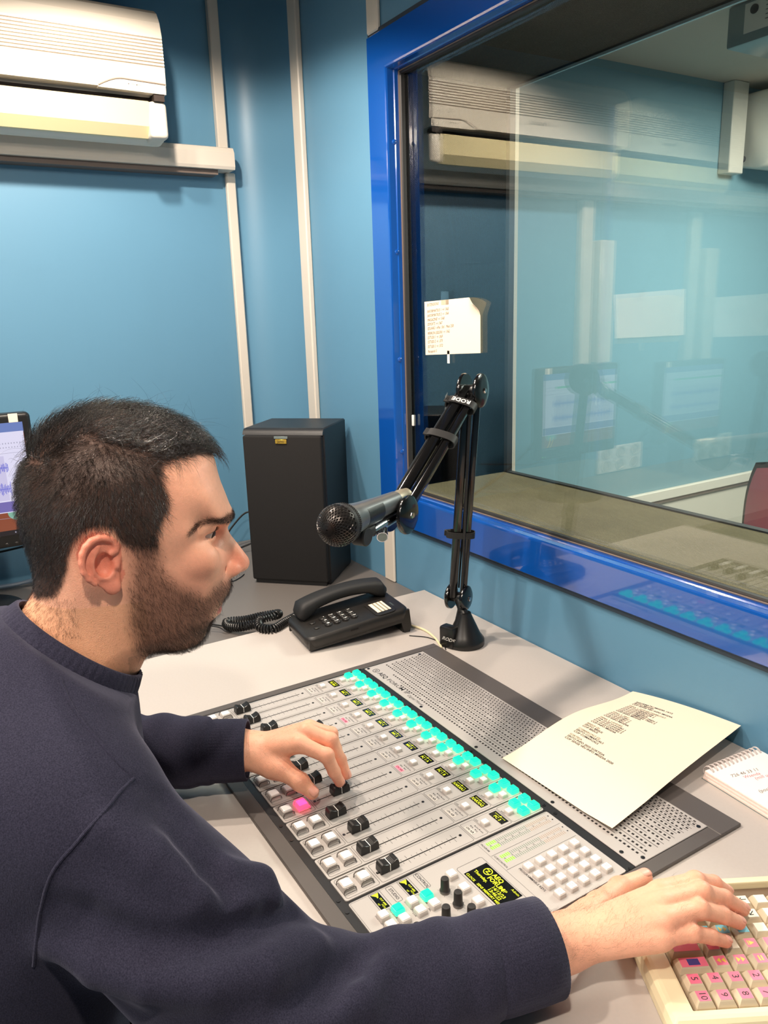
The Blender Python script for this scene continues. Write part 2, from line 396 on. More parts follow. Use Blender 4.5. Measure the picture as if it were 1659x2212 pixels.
c.box((OX0-.055, YR+.0005, OZ0-.05), (OX0+.010, YR+.012, OZ1+.05), M['trim']); c.box((OX1-.01, YR+.0005, OZ0-.05), (OX1+.055, YR+.012, OZ1+.05), M['trim']); c.box((OX0+.010, YR+.0005, OZ0-.05), (OX1-.01, YR+.012, OZ0-.006), M['trim']); c.box((OX0+.010, YR+.0005, OZ1+.006), (OX1-.01, YR+.012, OZ1+.05), M['trim'])
wchild(c, 'booth_side_frame', 'beige frame on the far side')

# ---- booth behind the glass
struct(MB().box((-2.2, YR, -.05), (1.6, 4.4, 0), M['floor']).build('floor_booth'))
CB = 2.19
struct(MB().box((-2.2, YR, CB), (1.6, 4.4, CB+.05), M['ceiling']).build('ceiling_booth'))
c = MB().box((XL-.06, YR, .62), (XL, 4.4, CB), M['wall2'])
c.box((XL-.06, YR, 0), (XL+.002, 4.4, .577), M['wains'])
struct(c.build('wall_booth_left'))
struct(MB().rbox((XL-.001, YR+.002, .577), (XL+.020, 4.39, .621), .004, M['trim'], seg=1).box((XL, YR+.002, .564), (XL+.012, 4.39, .577), M['skirt']).build('trim_6'))
struct(MB().box((XL, 4.34, 0), (1.6, 4.4, CB), M['wall2']).build('wall_booth_back'))
struct(MB().box((1.54, YR, 0), (1.6, 4.4, CB), M['wall2']).build('wall_booth_right'))

def thing_mesh(mb, name, label, cat, group=None, sa=None, kind=None):
    o = mb.build(name, None, sa); return tag(o, label, cat, group, kind)
thing_mesh(MB().rbox((XL, 2.850, 1.862), (XL+.05, 2.94, CB), .003, M['trim'], seg=1), 'cable_duct', 'beige upright cable duct high on the booth wall beside its air conditioner', 'cable duct')

# ================================================================== FURNITURE
pl = [(XL+.003, -1.4), (-1.399, -1.4), (-1.399, YW-.002), (-1.92, YW-.002)]
for i in range(11):
    a = (PI/2)*(1-i/10); pl.append((XL+.004+0.17*(1-math.cos(a)), 0.826+(YW-.004-0.826)*math.sin(a)))
c = MB().prism(pl, .7075, .7325, M['desk2'])
o = empty('desk', (-1.75, -0.2, 0)); tag(o, 'dark grey worktop under the monitor and loudspeaker', 'desk')
def child(mb, name, parent, label=None, sa=None, inv=True, kind=None):
    ob = mb.build(name, None, sa); ob.parent = parent
    if inv: ob.matrix_parent_inverse = (Matrix.Translation(parent.location) @ parent.rotation_euler.to_matrix().to_4x4()).inverted()
    if label: ob['label'] = label
    if kind: ob['kind'] = kind
    return ob
child(c, 'desk_top', o)
for y in (-1.3, .85): child(MB().box((-1.95, y-.02, 0), (-1.45, y+.02, .7075), M['deskedge']), 'desk_leg', o)
o = empty('mixer_desk', (-0.5, 0.5, 0)); tag(o, 'light grey desk that carries the mixing console, telephone and keyboard', 'desk')
child(MB().rbox((-1.397, .095, .7150), (0.55, YW-.0012, .7500), .002, M['desk'], seg=1, smooth=False), 'desk_top', o)
for x in (-1.36, .5): child(MB().box((x-.02, .2, 0), (x+.02, .9, .7150), M['deskedge']), 'desk_leg', o)

# ---- cable trunking under the air conditioner
p = []
for a in (0, .3, .7, 1.0): p.append((XL + .046 + .014*math.sin(a*PI/2), 1.800 - .012*(a)))
poly = [(XL, 1.745), (XL+.058, 1.745), (XL+.061, 1.752), (XL+.061, 1.785), (XL+.054, 1.797), (XL+.045, 1.80), (XL, 1.80)]
t = empty('cable_trunking', (XL, -.3, 1.745)); tag(t, 'long horizontal beige cable trunking on the blue wall below the air conditioner', 'cable duct')
c = MB(); v = []; 
for y in (-1.6, .812): v += [(x, y, z) for x, z in poly]
n = len(poly); c.add(v, [tuple(range(n)), tuple(range(n, 2*n))[::-1]] + [(i, i+n, (i+1) % n+n, (i+1) % n) for i in range(n)], M['trim'])
child(c, 'cover', t)
child(MB().box((XL, -1.6, 1.733), (XL+.045, .77, 1.745), M['skirt']), 'backing_strip', t, 'brown lower edge')
t = empty('wall_duct', (XL, -.2, 1.15)); tag(t, 'upright white cable duct on the wall above the monitor, seen mirrored in the window', 'cable duct')
child(MB().rbox((XL, -.20, 1.12), (XL+.03, -.145, 1.745), .003, M['trim'], seg=1), 'duct', t)
child(MB().rbox((XL, -.285, 1.17), (XL+.055, -.215, 1.60), .004, M['trim'], seg=1), 'wide_duct', t)
thing_mesh(MB().add([(XL+.003, -.345, 1.413), (XL+.006, -.74, 1.43), (XL+.004, -.755, 1.25), (XL+.004, -.36, 1.253), (XL+.001, -.345, 1.413), (XL+.001, -.74, 1.43), (XL+.001, -.755, 1.25), (XL+.001, -.36, 1.253)],
    [(0, 1, 2, 3), (4, 7, 6, 5), (0, 3, 7, 4), (1, 5, 6, 2), (0, 4, 5, 1), (3, 2, 6, 7)], M['paperw']), 'wall_notice', 'blank white sheet on the side wall, seen only as a reflection', 'sheet of paper')
t = empty('socket_panel', (XL, -.4, .75)); tag(t, 'white socket panel low on the side wall, seen mirrored in the window', 'socket')
child(MB().rbox((XL, -.53, .7325+.004), (XL+.012, -.283, .84), .003, M['white'], seg=1), 'plate', t)
for i in range(3):
    for j in range(2):
        child(MB().lathe([(.022, 0), (.022, .004), (.019, .004), (.017, .001)], M['trim'], 20, RT((XL+.0122, -.325-.08*i, .765+.05*j), (0, PI/2, 0))), 'socket', t)

# ================================================================== AIR CONDITIONERS
def ac_unit(name, loc, label, flip=False, L=.80):
    """local: x = out from wall, y along wall (right end at y=0, body towards -y), z up"""
    t = empty(name, loc); tag(t, label, 'air conditioner', None)
    # outline (x, z) front casing
    prof = [(0, .036), (.066, .032), (.098, .002), (.128, .006), (.146, .018), (.150, .030), (.150, .094), (.172, .112), (.178, .16), (.178, .20), (.172, .235), (.160, .262), (.140, .276), (.118, .282), (0, .285)]
    c = MB(); k = len(prof); vs = []; fs = []
    ys = [(-.0, .93), (-.006, .975), (-.016, 1.0), (-L+.016, 1.0), (-L+.006, .975), (-L, .93)]
    for y, s in ys: vs += [(x*s, y, .14+(z-.14)*(.5+.5*s)) for x, z in prof]
    for i in range(len(ys)-1):
        for j in range(k): fs.append((i*k+j, i*k+(j+1) % k, (i+1)*k+(j+1) % k, (i+1)*k+j))
    fs.append(tuple(range(k))[::-1]); fs.append(tuple(range((len(ys)-1)*k, len(ys)*k)))
    c.add(vs, fs, M['acwhite'], True); child(c, 'casing', t, inv=False, sa=50)
    # upper front panel with ribs
    c = MB()
    fp = [(.168, .112), (.181, .116), (.186, .150)]
    up = [(.186, .150), (.188, .170), (.1872, .186)]
    def strip(pr, y0, y1, mat):
        vs = [(x, y0, z) for x, z in pr] + [(x, y1, z) for x, z in pr]; n = len(pr)
        c.add(vs, [(i, i+1, n+i+1, n+i) for i in range(n-1)], mat, False)
    strip([(.165, .098), (.1835, .101), (.187, .152)], -L+.004, -.003, M['acwhite'])
    # grooves: 9 steps from z .160 to .222
    z = .152; x = .187; pr = [(x, z)]
    for i in range(9):
        pr += [(x-.0035, z+.0004), (x-.0035, z+.0022), (x-.0004*i*.35, z+.0032), (x-.0004*i*.35, z+.0070)]
        z += .0070
    strip(pr, -L+.004, -.003, M['acwhite'])
    strip([(.1855, z), (.178, .245), (.163, .268), (.145, .279), (.12, .284)], -L+.004, -.003, M['acwhite'])
    strip([(.12, .284), (.12, .279)], -L+.004, -.003, M['acwhite'])
    child(c, 'front_panel', t, inv=False)
    c = MB()
    for i in range(9): c.box((.180, -L+.006, .1524+.007*i), (.1838, -.005, .1545+.007*i), M['acgroove'])
    child(c, 'grille_groove', t, 'dark slots between the ribs', inv=False, kind=None)
    # cowl with indicator lamps
    a = []
    for i in range(9): q = i/8; a.append((-.155+.055*q, .100+.0185*math.sin(q*PI/2)))
    c = MB(); poly = [(-.006, .1155), (-.006, .0955), (-.04, .0955), (-.155, .097)] + a
    c.prism([(y, z) for y, z in poly], .172, .1905, M['acwhite'], axis='x'); 
    ar = [(.1912, y, z+.0006) for y, z in a] + [(.1912, -.006, .1161)]
    c.tube(ar, .0016, M['acgroove'], 6)
    c.box((.1904, -.090, .1085), (.1909, -.088, .1105), M['acdark']); c.box((.1904, -.072, .1080), (.1909, -.070, .1100), M['acdark'])
    c.text('TIMER   OPER', -.086, .109, .0042, M['acgroove'], T=Matrix(((0, 0, 1, .1908), (1, 0, 0, 0), (0, 1, 0, 0), (0, 0, 0, 1))))
    child(c, 'indicator_cowl', t, inv=False)
    c = MB().box((.10, -L+.035, .030), (.1515, -.030, .0985), M['acdark']); c.box((.1445, -.034, .0815), (.1875, -.010, .0955), M['acdark'])
    child(c, 'air_outlet', t, 'dark outlet slot', inv=False)
    c = MB(); vs = []
    lp = [(.118, .010), (.150, .008), (.1705, .030), (.1815, .078), (.178, .081), (.164, .034)]
    for y in (-L+.045, -.045): vs += [(x, y, z) for x, z in lp]
    n = len(lp); c.add(vs, [tuple(range(n)), tuple(range(n, 2*n))[::-1]] + [(i, n+i, n+(i+1) % n, (i+1) % n) for i in range(n)], M['aclou'])
    child(c, 'louvre', t, 'cream air flap', inv=False)
    c = MB(); c.rbox((.10, -.046, .004), (.182, -.004, .083), .010, M['acwhite'], seg=3); child(c, 'end_cap', t, inv=False)
    c = MB().text('Panasonic', -L/2, .137, .018, M['acgroove'], align='CENTER', bold=.012, T=Matrix(((0, 0, 1, .1866), (1, 0, 0, 0), (0, 1, 0, 0), (0, 0, 0, 1))))
    child(c, 'maker_name', t, inv=False)
    return t
ac_unit('air_conditioner', (XL, .612, 1.775), 'white air conditioner on the blue wall above the man, lit warm')
# booth unit (its near end shows): mirrored layout
def booth_ac(loc):
    t = empty('air_conditioner', loc); tag(t, 'air conditioner in the booth, cut off by the right edge of the photo', 'air conditioner')
    prof = [(0, .02), (.10, .0), (.14, .012), (.165, .05), (.185, .12), (.19, .18), (.18, .24), (.15, .272), (.10, .285), (0, .285)]
    c = MB(); k = len(prof); vs = []; fs = []; L = .85
    ys = [(0, .90), (.008, .97), (.02, 1.0), (L, 1.0)]
    for y, s in ys: vs += [(x*s, y, .14+(z-.14)*(.5+.5*s)) for x, z in prof]
    for i in range(len(ys)-1):
        for j in range(k): fs.append((i*k+j, (i+1)*k+j, (i+1)*k+(j+1) % k, i*k+(j+1) % k))
    fs.append(tuple(range(k))); fs.append(tuple(range((len(ys)-1)*k, len(ys)*k))[::-1])
    c.add(vs, fs, M['acwhite'], True); child(c, 'casing', t, inv=False, sa=50)
    c = MB(); fr = [(.17, .05), (.192, .075), (.202, .12), (.204, .18), (.196, .235), (.17, .275)]
    n = len(fr); vs = []
    for y in (.06, L): vs += [(x, y, z) for x, z in fr]
    for y in (.06, L): vs += [(x-.012, y, z) for x, z in fr]
    f = [(i, n+i, n+i+1, i+1) for i in range(n-1)] + [(i, i+1, 2*n+i+1, 2*n+i) for i in range(n-1)]
    c.add(vs, f, M['acwhite'], True); child(c, 'front_panel', t, inv=False)
    child(MB().box((.16, .05, .06), (.186, .064, .11), M['acgroove']), 'side_clip', t, inv=False)
    child(MB().rbox((.10, .045, .005), (.186, .16, .045), .012, M['acwhite'], seg=3), 'louvre', t, inv=False)
    child(MB().box((.11, .17, -.001), (.18, L, .03), M['acdark']), 'air_outlet', t, inv=False)
    child(MB().lathe([(.012, 0), (.012, .02), (.009, .024)], M['acdark'], 16, RT((.03, -.001, .045), (PI/2, 0, 0))), 'pipe_plug', t, inv=False)
booth_ac((XL, 2.965, 1.875))

# device hanging from booth ceiling
dv = empty('ceiling_unit', (-1.60, 2.17, 2.10)); tag(dv, 'grey metal box with a label plate hanging from the booth ceiling', 'ceiling unit')
child(MB().rbox((-.0, 0, -.02), (.62, .30, .088), .006, M['taper'], seg=2), 'box_body', dv, inv=False)
c = MB().box((.055, -.0015, .005), (.55, -.0002, .08), M['trim'])
child(c, 'label_plate', dv, inv=False)
c = MB(); TT = Matrix(((1, 0, 0, 0), (0, 0, -1, -.0022), (0, 1, 0, 0), (0, 0, 0, 1)))
for i in range(5): c.line((.12, .070-.011*i), (.12+(.2, .26, .18, .24, .21)[i], .070-.011*i), .0022, M['steel'], T=TT)
c.lathe([(.012, 0), (.012, .003)], M['blackmatte'], 20, RT((.085, -.0015, .06), (PI/2, 0, 0)))
child(c, 'label_marks', dv, inv=False)

# red chair in the booth
ch = empty('office_chair', (-1.13, 2.12, 0), (0, 0, math.radians(20))); tag(ch, 'red office chair with black shell in the booth, cut off by the right edge', 'chair')
def cushion(w_, h_, d_, n=14, m=14):
    vs = []; fs = []
    for side in (0, 1):
        for i in range(n+1):
            for j in range(m+1):
                u = i/n*2-1; v = j/m*2-1
                e = (1-abs(u)**4)*(1-abs(v)**4); X = u*w_/2*(1-.13*v*v*abs(v)); Z = v*h_/2*(1-.10*u*u)
                th = d_/2*max(e, 0)**.4
                Y = .05*(u*u) - .03*v*v
                vs.append((X, Y + (th if side else -th), Z))
    for side in (0, 1):
        o_ = side*(n+1)*(m+1)
        for i in range(n):
            for j in range(m):
                q = (o_+i*(m+1)+j, o_+(i+1)*(m+1)+j, o_+(i+1)*(m+1)+j+1, o_+i*(m+1)+j+1)
                fs.append(q if not side else q[::-1])
    return vs, fs
v, f = cushion(.44, .46, .07); child(MB().add([(x, y-.03, z+.70) for x, y, z in v], f, M['chairred'], True), 'backrest', ch, inv=False)
v, f = cushion(.47, .49, .05); child(MB().add([(x, y+.012, z+.695) for x, y, z in v], f, M['blackmatte'], True), 'back_shell', ch, inv=False)
v, f = cushion(.48, .46, .08); child(MB().add([(x, z*1.0-.28, -y*.3+.46) for x, y, z in v], f, M['chairred'], True), 'seat', ch, inv=False)
child(MB().tube([(0, .035, .75), (0, .06, .55), (0, .0, .42), (0, -.2, .40)], .025, M['blackmatte'], 10), 'back_bracket', ch, inv=False)
child(MB().cyl((0, -.26, .08), (0, -.26, .42), .03, .022, M['black']), 'column', ch, inv=False)
for i in range(5):
    a = i*2*PI/5; d = (math.cos(a), math.sin(a))
    lg = child(MB().tube([(0, -.26, .11), (d[0]*.15, -.26+d[1]*.15, .10), (d[0]*.29, -.26+d[1]*.29, .07)], [.028, .022, .016], M['black'], 10), 'base_arm', ch, inv=False)
    child(MB().lathe([(.028, -.02), (.03, -.01), (.03, .01), (.028, .02)], M['black'], 18, RT((d[0]*.29, -.26+d[1]*.29, .03), (PI/2, 0, a))), 'castor', lg, inv=False)
# ================================================================== LOUDSPEAKER
sp = empty('loudspeaker', (-1.734, .659, .7325), (0, 0, math.radians(44.6))); tag(sp, 'black bookshelf loudspeaker standing in the corner of the dark worktop', 'loudspeaker')
W_, D_, H_ = .200, .185, .385
child(MB().rbox((0, .012, 0), (W_, D_, H_), .003, M['vinyl'], seg=1), 'cabinet', sp, inv=False)
# cabinet top front edge curves down to the grille
c = MB(); pr = [(.014, H_-.001), (.008, H_-.003), (.003, H_-.008), (0, H_-.015), (.014, H_-.015)]
vs = [(0.0, y, z) for y, z in pr] + [(W_, y, z) for y, z in pr]; n = len(pr)
c.add(vs, [tuple(range(n)), tuple(range(n, 2*n))[::-1]] + [(i, n+i, n+(i+1) % n, (i+1) % n) for i in range(n)], M['vinyl'], True); child(c, 'top_lip', sp, inv=False)
g = child(MB().rbox((.002, -.008, .010), (W_-.002, .012, H_-.0155), .005, M['grille'], seg=3), 'speaker_grille', sp, 'black cloth front', inv=False)
c = MB().rbox((.086, -.0105, H_-.034), (.114, -.0080, H_-.0235), .0008, M['gold'], seg=1)
c.text('Jamo', .100, H_-.0288, .0085, M['hole'], align='CENTER', T=Matrix(((1, 0, 0, 0), (0, 0, -1, -.0107), (0, 1, 0, 0), (0, 0, 0, 1))))
child(c, 'badge', g, 'small gold name badge', inv=False)
child(MB().rbox((.083, -.0095, H_-.0225), (.117, -.0078, H_-.0165), .0006, M['taper'], seg=1), 'badge_tab', g, inv=False)
child(MB().box((.008, .0, -.0005), (W_-.008, D_-.01, .010), M['black']), 'base', sp, inv=False)

# ================================================================== MONITOR
mo = empty('computer_monitor', (-1.90, .038, .7325)); tag(mo, 'black computer monitor showing audio editing software behind the man', 'monitor')
y0, y1, z0, z1 = -.1829, .1829, .150, .452
def monxf(): return Matrix.Identity(4)
hs = child(MB().rbox((-.018, y0, z0), (.022, y1, z1), .010, M['black'], seg=3), 'bezel', mo, inv=False)
child(MB().rbox((-.055, y0+.05, z0+.05), (-.016, y1-.05, z1-.04), .015, M['blackmatte'], seg=2), 'rear_cover', mo, inv=False)
SCX = .0224
TM = Matrix(((0, 0, 1, SCX), (1, 0, 0, 0), (0, 1, 0, 0), (0, 0, 0, 1)))   # local (a, b) -> (y, z)
def emat(name, col, s=1.0): return pmat(name, (12, 12, 14), rough=0.25, emit=col, estr=s)
E_ = {'top': emat('screen_wallpaper_top', (110, 130, 190), .9), 'win': emat('screen_window', (226, 222, 246), .9), 'wave': emat('screen_wave', (60, 70, 205), .9),
      'sel': emat('screen_selection', (206, 200, 232), .9), 'lil': emat('screen_lilac_band', (118, 108, 176), .9), 'pho': emat('screen_photo_brown', (138, 72, 48), .9),
      'yel': emat('screen_yellow', (236, 196, 60), .9), 'tea': emat('screen_teal', (130, 180, 160), .9), 'gr': emat('screen_green', (110, 200, 140), .9),
      'gry': emat('screen_grey', (170, 168, 190), .9), 'bar': emat('screen_taskbar', (26, 20, 26), .9)}
sx0, sx1, sz0, sz1 = y0+.018, y1-.018, z0+.030, z1-.020
c = MB()
def R_(a, b, c2, d, m, k): c.quad([(a, b, k), (c2, b, k), (c2, d, k), (a, d, k)], m, TM)
R_(sx0, sz0, sx1, sz1, E_['pho'], 0)
R_(sx0, sz1-.022, sx1, sz1, E_['top'], .0002)
R_(sx0, sz0+.052, sx1-.001, sz1-.020, E_['win'], .0004)
for i in range(24): c.line((sx1-.012-.0058*i, sz1-.045), (sx1-.010-.0058*i, sz1-.045), .003, E_['gry'], .0006, TM)
for i in range(24): c.line((sx1-.012-.0058*i, sz1-.054), (sx1-.010-.0058*i, sz1-.054), .0025, E_['gry'], .0006, TM)
R_(sx0, sz1-.049, sx1-.052, sz1-.042, E_['gr'], .0008)
R_(sx0, sz1-.067, sx1-.004, sz1-.0662, E_['gry'], .0008)
R_(sx0, sz1-.172, sx1-.048, sz1-.072, E_['sel'], .0008)
for k, zc in enumerate((sz1-.098, sz1-.146)):
    r2 = random.Random(5+k); pts = []
    n = 150
    for i in range(n):
        y = sx1-.042-.0018*i; a = .003+.012*abs(math.sin(i*.13+k))*r2.random()+.006*r2.random()*(i % 9 < 3)
        R_(y-.0009, zc-a, y, zc+a, E_['wave'], .0010)
    R_(sx0, zc-.0004, sx1-.042, zc+.0004, E_['wave'], .0010)
R_(sx0, sz1-.198, sx1-.003, sz1-.175, E_['lil'], .0009)
R_(sx0, sz1-.213, sx1-.003, sz1-.2124, E_['gry'], .0009)
c.add([(sx1-.035+.022*math.cos(a*PI/8), sz0+.050+.017*math.sin(a*PI/8), .0003) for a in range(16)], [tuple(range(16))], E_['tea'], T=TM)
for i in range(8):
    q = i/8; c.quad([(sx1-.040+.012*q*q, sz0+.045-.033*q, .0005), (sx1-.034+.012*q*q, sz0+.045-.033*q, .0005), (sx1-.034+.012*(q+.14)**2, sz0+.045-.033*(q+.14), .0005), (sx1-.040+.012*(q+.14)**2, sz0+.045-.033*(q+.14), .0005)], E_['yel'], TM)
R_(sx0, sz0, sx1, sz0+.011, E_['bar'], .0004)
for i in range(6): c.line((sx1-.008-.008*i, sz0+.0055), (sx1-.0055-.008*i, sz0+.0055), .003, E_['gry'], .0006, TM)
child(c, 'screen', mo, 'lit screen with two blue sound waves', inv=False)
child(MB().rbox((.0215, y1-.045, z1-.020), (.0232, y1-.026, z1-.001), .0004, M['paper'], seg=1), 'sticker', mo, 'small cream sticker', inv=False)
child(MB().box((.0215, y1-.024, z0+.010), (.0230, y1-.0215, z0+.0125), M['ledg']), 'power_light', mo, 'green power light', inv=False)
for i in range(4): child(MB().rbox((.0215, y1-.05-.02*i, z0+.0085), (.0235, y1-.042-.02*i, z0+.0125), .0006, M['steel'], seg=1), 'button', mo, inv=False)
child(MB().rbox((-.05, -.035, .012), (-.02, .035, .26), .006, M['black']), 'stand_neck', mo, inv=False)
child(MB().lathe([(.115, 0), (.115, .006), (.10, .012), (.03, .016)], M['black'], 40, Matrix.Translation((-.02, 0, 0))), 'stand_base', mo, inv=False)

def cable(name, pts, r, mat, label, res=14, group=None, n=8):
    """smooth tube through points (Catmull-Rom)"""
    P = [Vector(p) for p in pts]; P = [P[0]*2-P[1]] + P + [P[-1]*2-P[-2]]; out = []
    for i in range(1, len(P)-2):
        for k in range(res):
            t_ = k/res; a, b, c_, d = P[i-1], P[i], P[i+1], P[i+2]
            out.append(.5*((2*b)+(c_-a)*t_+(2*a-5*b+4*c_-d)*t_*t_+(3*b-a-3*c_+d)*t_**3))
    out.append(P[-2])
    mb = MB().tube(out, r, mat, n)
    if name is None: return mb
    o = mb.build(name); return tag(o, label, 'cable', group)
# cables under / beside the monitor
zt = .7325
cable('monitor_cable', [(-1.985, .05, .96), (-1.995, .13, .93), (-1.985, .20, .88), (-2.01, .29, .81), (-2.05, .36, .76)], .0042, M['cable'], 'thick black cable looping down from the back of the monitor')
cable('power_cable', [(-1.99, .07, .93), (-2.01, .17, .885), (-2.02, .24, .83), (-2.03, .30, .80), (-2.04, .40, .7375)], .003, M['cable'], 'thinner black cable crossing behind the thick monitor cable')
cable('audio_cable', [(-2.07, .02, .83), (-2.04, .12, .835), (-2.0, .22, .855), (-2.04, .34, .865)], .0028, M['cable'], 'black cable running level under the monitor')
cable('network_cable', [(-2.075, .02, .742), (-2.06, .10, .742), (-2.05, .17, .744), (-2.06, .25, .752), (-2.075, .33, .765)], .0055, M['cableB'], 'pale blue-grey cable lying on the dark worktop')
cable('coiled_wire', [(-1.99, .60, .736), (-2.00, .66, .75), (-2.03, .72, .80), (-2.03, .77, .835), (-1.99, .80, .815), (-1.965, .765, .77), (-1.99, .72, .745)], .0026, M['cable'], 'loop of black wire on the left of the loudspeaker')
cable('speaker_wire', [(-1.80, .66, .7345), (-1.78, .64, .7345), (-1.765, .61, .7345), (-1.78, .55, .7345), (-1.86, .47, .7345), (-1.98, .42, .7345)], .0012, M['cable'], 'thin black wire on the worktop in front of the loudspeaker')
# glasses-like wire on desk near the mouth
gl = empty('wire_clip', (-1.46, .475, .7325)); tag(gl, 'bent black wire on the dark worktop just in front of the beard', 'wire')
child(cable(None, [(-.05, -.03, .014), (-.02, .0, .012), (.0, .012, .006), (-.008, .03, .003), (-.04, .02, .002), (-.07, .0, .002)], .0014, M['cable'], ''), 'wire_loop', gl, inv=False)

# ================================================================== TELEPHONE
ph = empty('telephone', (-1.288, .683, .750), (0, 0, math.radians(-6.5))); tag(ph, 'dusty black corded desk telephone with its handset on the cradle', 'telephone')
tilt = math.atan2(.022, .20)
def pz(y): return .020 + (y+.11)*math.tan(tilt)*1.0   # top surface height
TP = Matrix.Translation((0, -.11, .020)) @ Matrix.Rotation(tilt, 4, 'X') @ Matrix.Translation((0, .11, 0))
c = MB()
def superrect(hw, hh, r, n=6):
    P = []
    for cx, cy, a0 in ((hw-r, hh-r, 0), (-hw+r, hh-r, PI/2), (-hw+r, -hh+r, PI), (hw-r, -hh+r, 1.5*PI)):
        for i in range(n+1): a = a0+PI/2*i/n; P.append((cx+r*math.cos(a), cy+r*math.sin(a)))
    return P
def loftrect(c, levels, mat, T=None, smooth=True):
    """levels: (z, half width, half height, corner radius)"""
    vs = []; k = 28
    for z, hw, hh, r in levels: vs += [(x, y, z) for x, y in superrect(hw, hh, r)]
    fs = [tuple(range(k))[::-1], tuple(range((len(levels)-1)*k, len(levels)*k))]
    for i in range(len(levels)-1):
        for j in range(k): fs.append((i*k+j, i*k+(j+1) % k, (i+1)*k+(j+1) % k, (i+1)*k+j))
    return c.add(vs, fs, mat, smooth, T)
loftrect(c, [(-.016, .060, .103, .016), (-.013, .064, .107, .018), (-.002, .066, .110, .020), (.004, .066, .110, .020), (.008, .063, .107, .018), (.0092, .060, .104, .016)], M['dusty'], TP)
body = child(c, 'phone_body', ph, inv=False, sa=50)
c = MB(); c.prism([(-.105, .0), (-.100, .0), (-.100, .018), (.098, .036), (.098, .0), (.108, .0), (.112, .012), (.108, .048), (-.105, .024)], -.063, -.057, M['dusty'], axis='x')
c.prism([(-.105, .004), (-.100, .0045), (.09, .0225), (.096, .0), (.108, .0), (.112, .012), (.108, .048), (-.105, .024)], .057, .063, M['dusty'], axis='x')
c.box((-.06, .094, 0), (.06, .104, .045), M['dusty'])
child(c, 'wedge_foot', ph, inv=False)
ZP = .0094
for r_ in range(4):
    for q in range(3):
        x = -.006+.0165*q + .004; y = -.052+.0185*r_
        b = MB().lathe([(.0074, 0), (.0074, .0028), (.0064, .0042), (.0038, .0047)], M['dusty'], 18, TP @ Matrix.Translation((x, y, ZP)) @ Matrix.Scale(1.12, 4, (1, 0, 0)))
        s_ = ['*0#', '789', '456', '123'][r_][q]
        b.text(s_, x, y+.0006, .0072, M['white'], z=ZP+.0049, align='CENTER', bold=.05, T=TP)
        if s_ in '23456789': b.text(['ABC', 'DEF', 'GHI', 'JKL', 'MNO', 'PQRS', 'TUV', 'WXYZ'][int(s_)-2], x, y-.0038, .0022, M['white'], z=ZP+.0049, align='CENTER', T=TP)
        child(b, 'dial_key', body, inv=False)
for x in (.002, .028): child(MB().lathe([(.0062, 0), (.0062, .0015), (.005, .0024)], M['dusty'], 16, TP @ Matrix.Translation((x, -.075, ZP))), 'function_key', body, inv=False)
c = MB(); loftrect(c, [(0, .036, .022, .010), (.0012, .036, .022, .010), (.0018, .034, .020, .009)], M['dusty'], TP @ Matrix.Translation((.026, .062, ZP)))
child(c, 'card_frame', body, inv=False)
c = MB().quad([(.002, .047, ZP+.0022), (.050, .047, ZP+.0022), (.050, .077, ZP+.0022), (.002, .077, ZP+.0022)], M['paper'], TP)
for i in range(3): c.quad([(.002, .0545+.0075*i, ZP+.0024), (.050, .0545+.0075*i, ZP+.0024), (.050, .0575+.0075*i, ZP+.0024), (.002, .0575+.0075*i, ZP+.0024)], M['inklight'], TP)
child(c, 'name_card', body, 'white index card with grey stripes', inv=False)
c = MB().text('SIEMENS', .026, .088, .0052, M['taper'], z=ZP+.0004, align='CENTER', T=TP); child(c, 'maker_name', body, inv=False)
child(MB().box((.0655, -.02, -.001), (.0668, -.004, .003), M['hole'], TP), 'side_port', body, inv=False)
# handset
c = MB(); secs = []
for i in range(25):
    q = i/24; y = -.098+.196*q
    arch = math.sin(PI*q); zc = .024+.016*arch**.8; hw = .0250-.005*arch; hh = .0150-.003*arch
    e = min(q, 1-q)/.05; e = 1 if e > 1 else math.sqrt(max(1-(1-e)**2, .02))
    lo = zc-hh - (.012*max(0, 1-min(q, 1-q)/.20)**.6)*1.0
    secs.append((y, zc+hh*e if e < 1 else zc+hh, lo if e >= 1 else zc-(zc-lo)*max(e, .35), hw*(.6+.4*e)))
vs = []; fs = []; k = 20
for y, zt_, zb, hw in secs:
    zc = (zt_+zb)/2; hh = (zt_-zb)/2
    for j in range(k):
        a = 2*PI*j/k; cx = abs(math.cos(a))**.62*math.copysign(1, math.cos(a)); cz = abs(math.sin(a))**.62*math.copysign(1, math.sin(a))
        vs.append((-.038+hw*cx, y, zc+hh*cz))
for i in range(len(secs)-1):
    for j in range(k): fs.append((i*k+j, (i+1)*k+j, (i+1)*k+(j+1) % k, i*k+(j+1) % k))
fs.append(tuple(range(k))); fs.append(tuple(range((len(secs)-1)*k, len(secs)*k))[::-1])
c.add(vs, fs, M['blackmatte'], True, TP @ Matrix.Translation((0, .004, .002)))
hsn = child(c, 'handset', ph, inv=False, sa=70)
c = MB(); P_ = []
for i in range(40):
    a = 2*PI*i/40; P_.append((-.038+.0085*math.cos(a), .022+.052*math.sin(a), .0522-.004*(math.sin(a))**2*1.2-.0015))
c.tube(P_, .0006, M['taper'], 5, TP, closed=True); child(c, 'grip_line', hsn, 'thin raised oval line', inv=False)
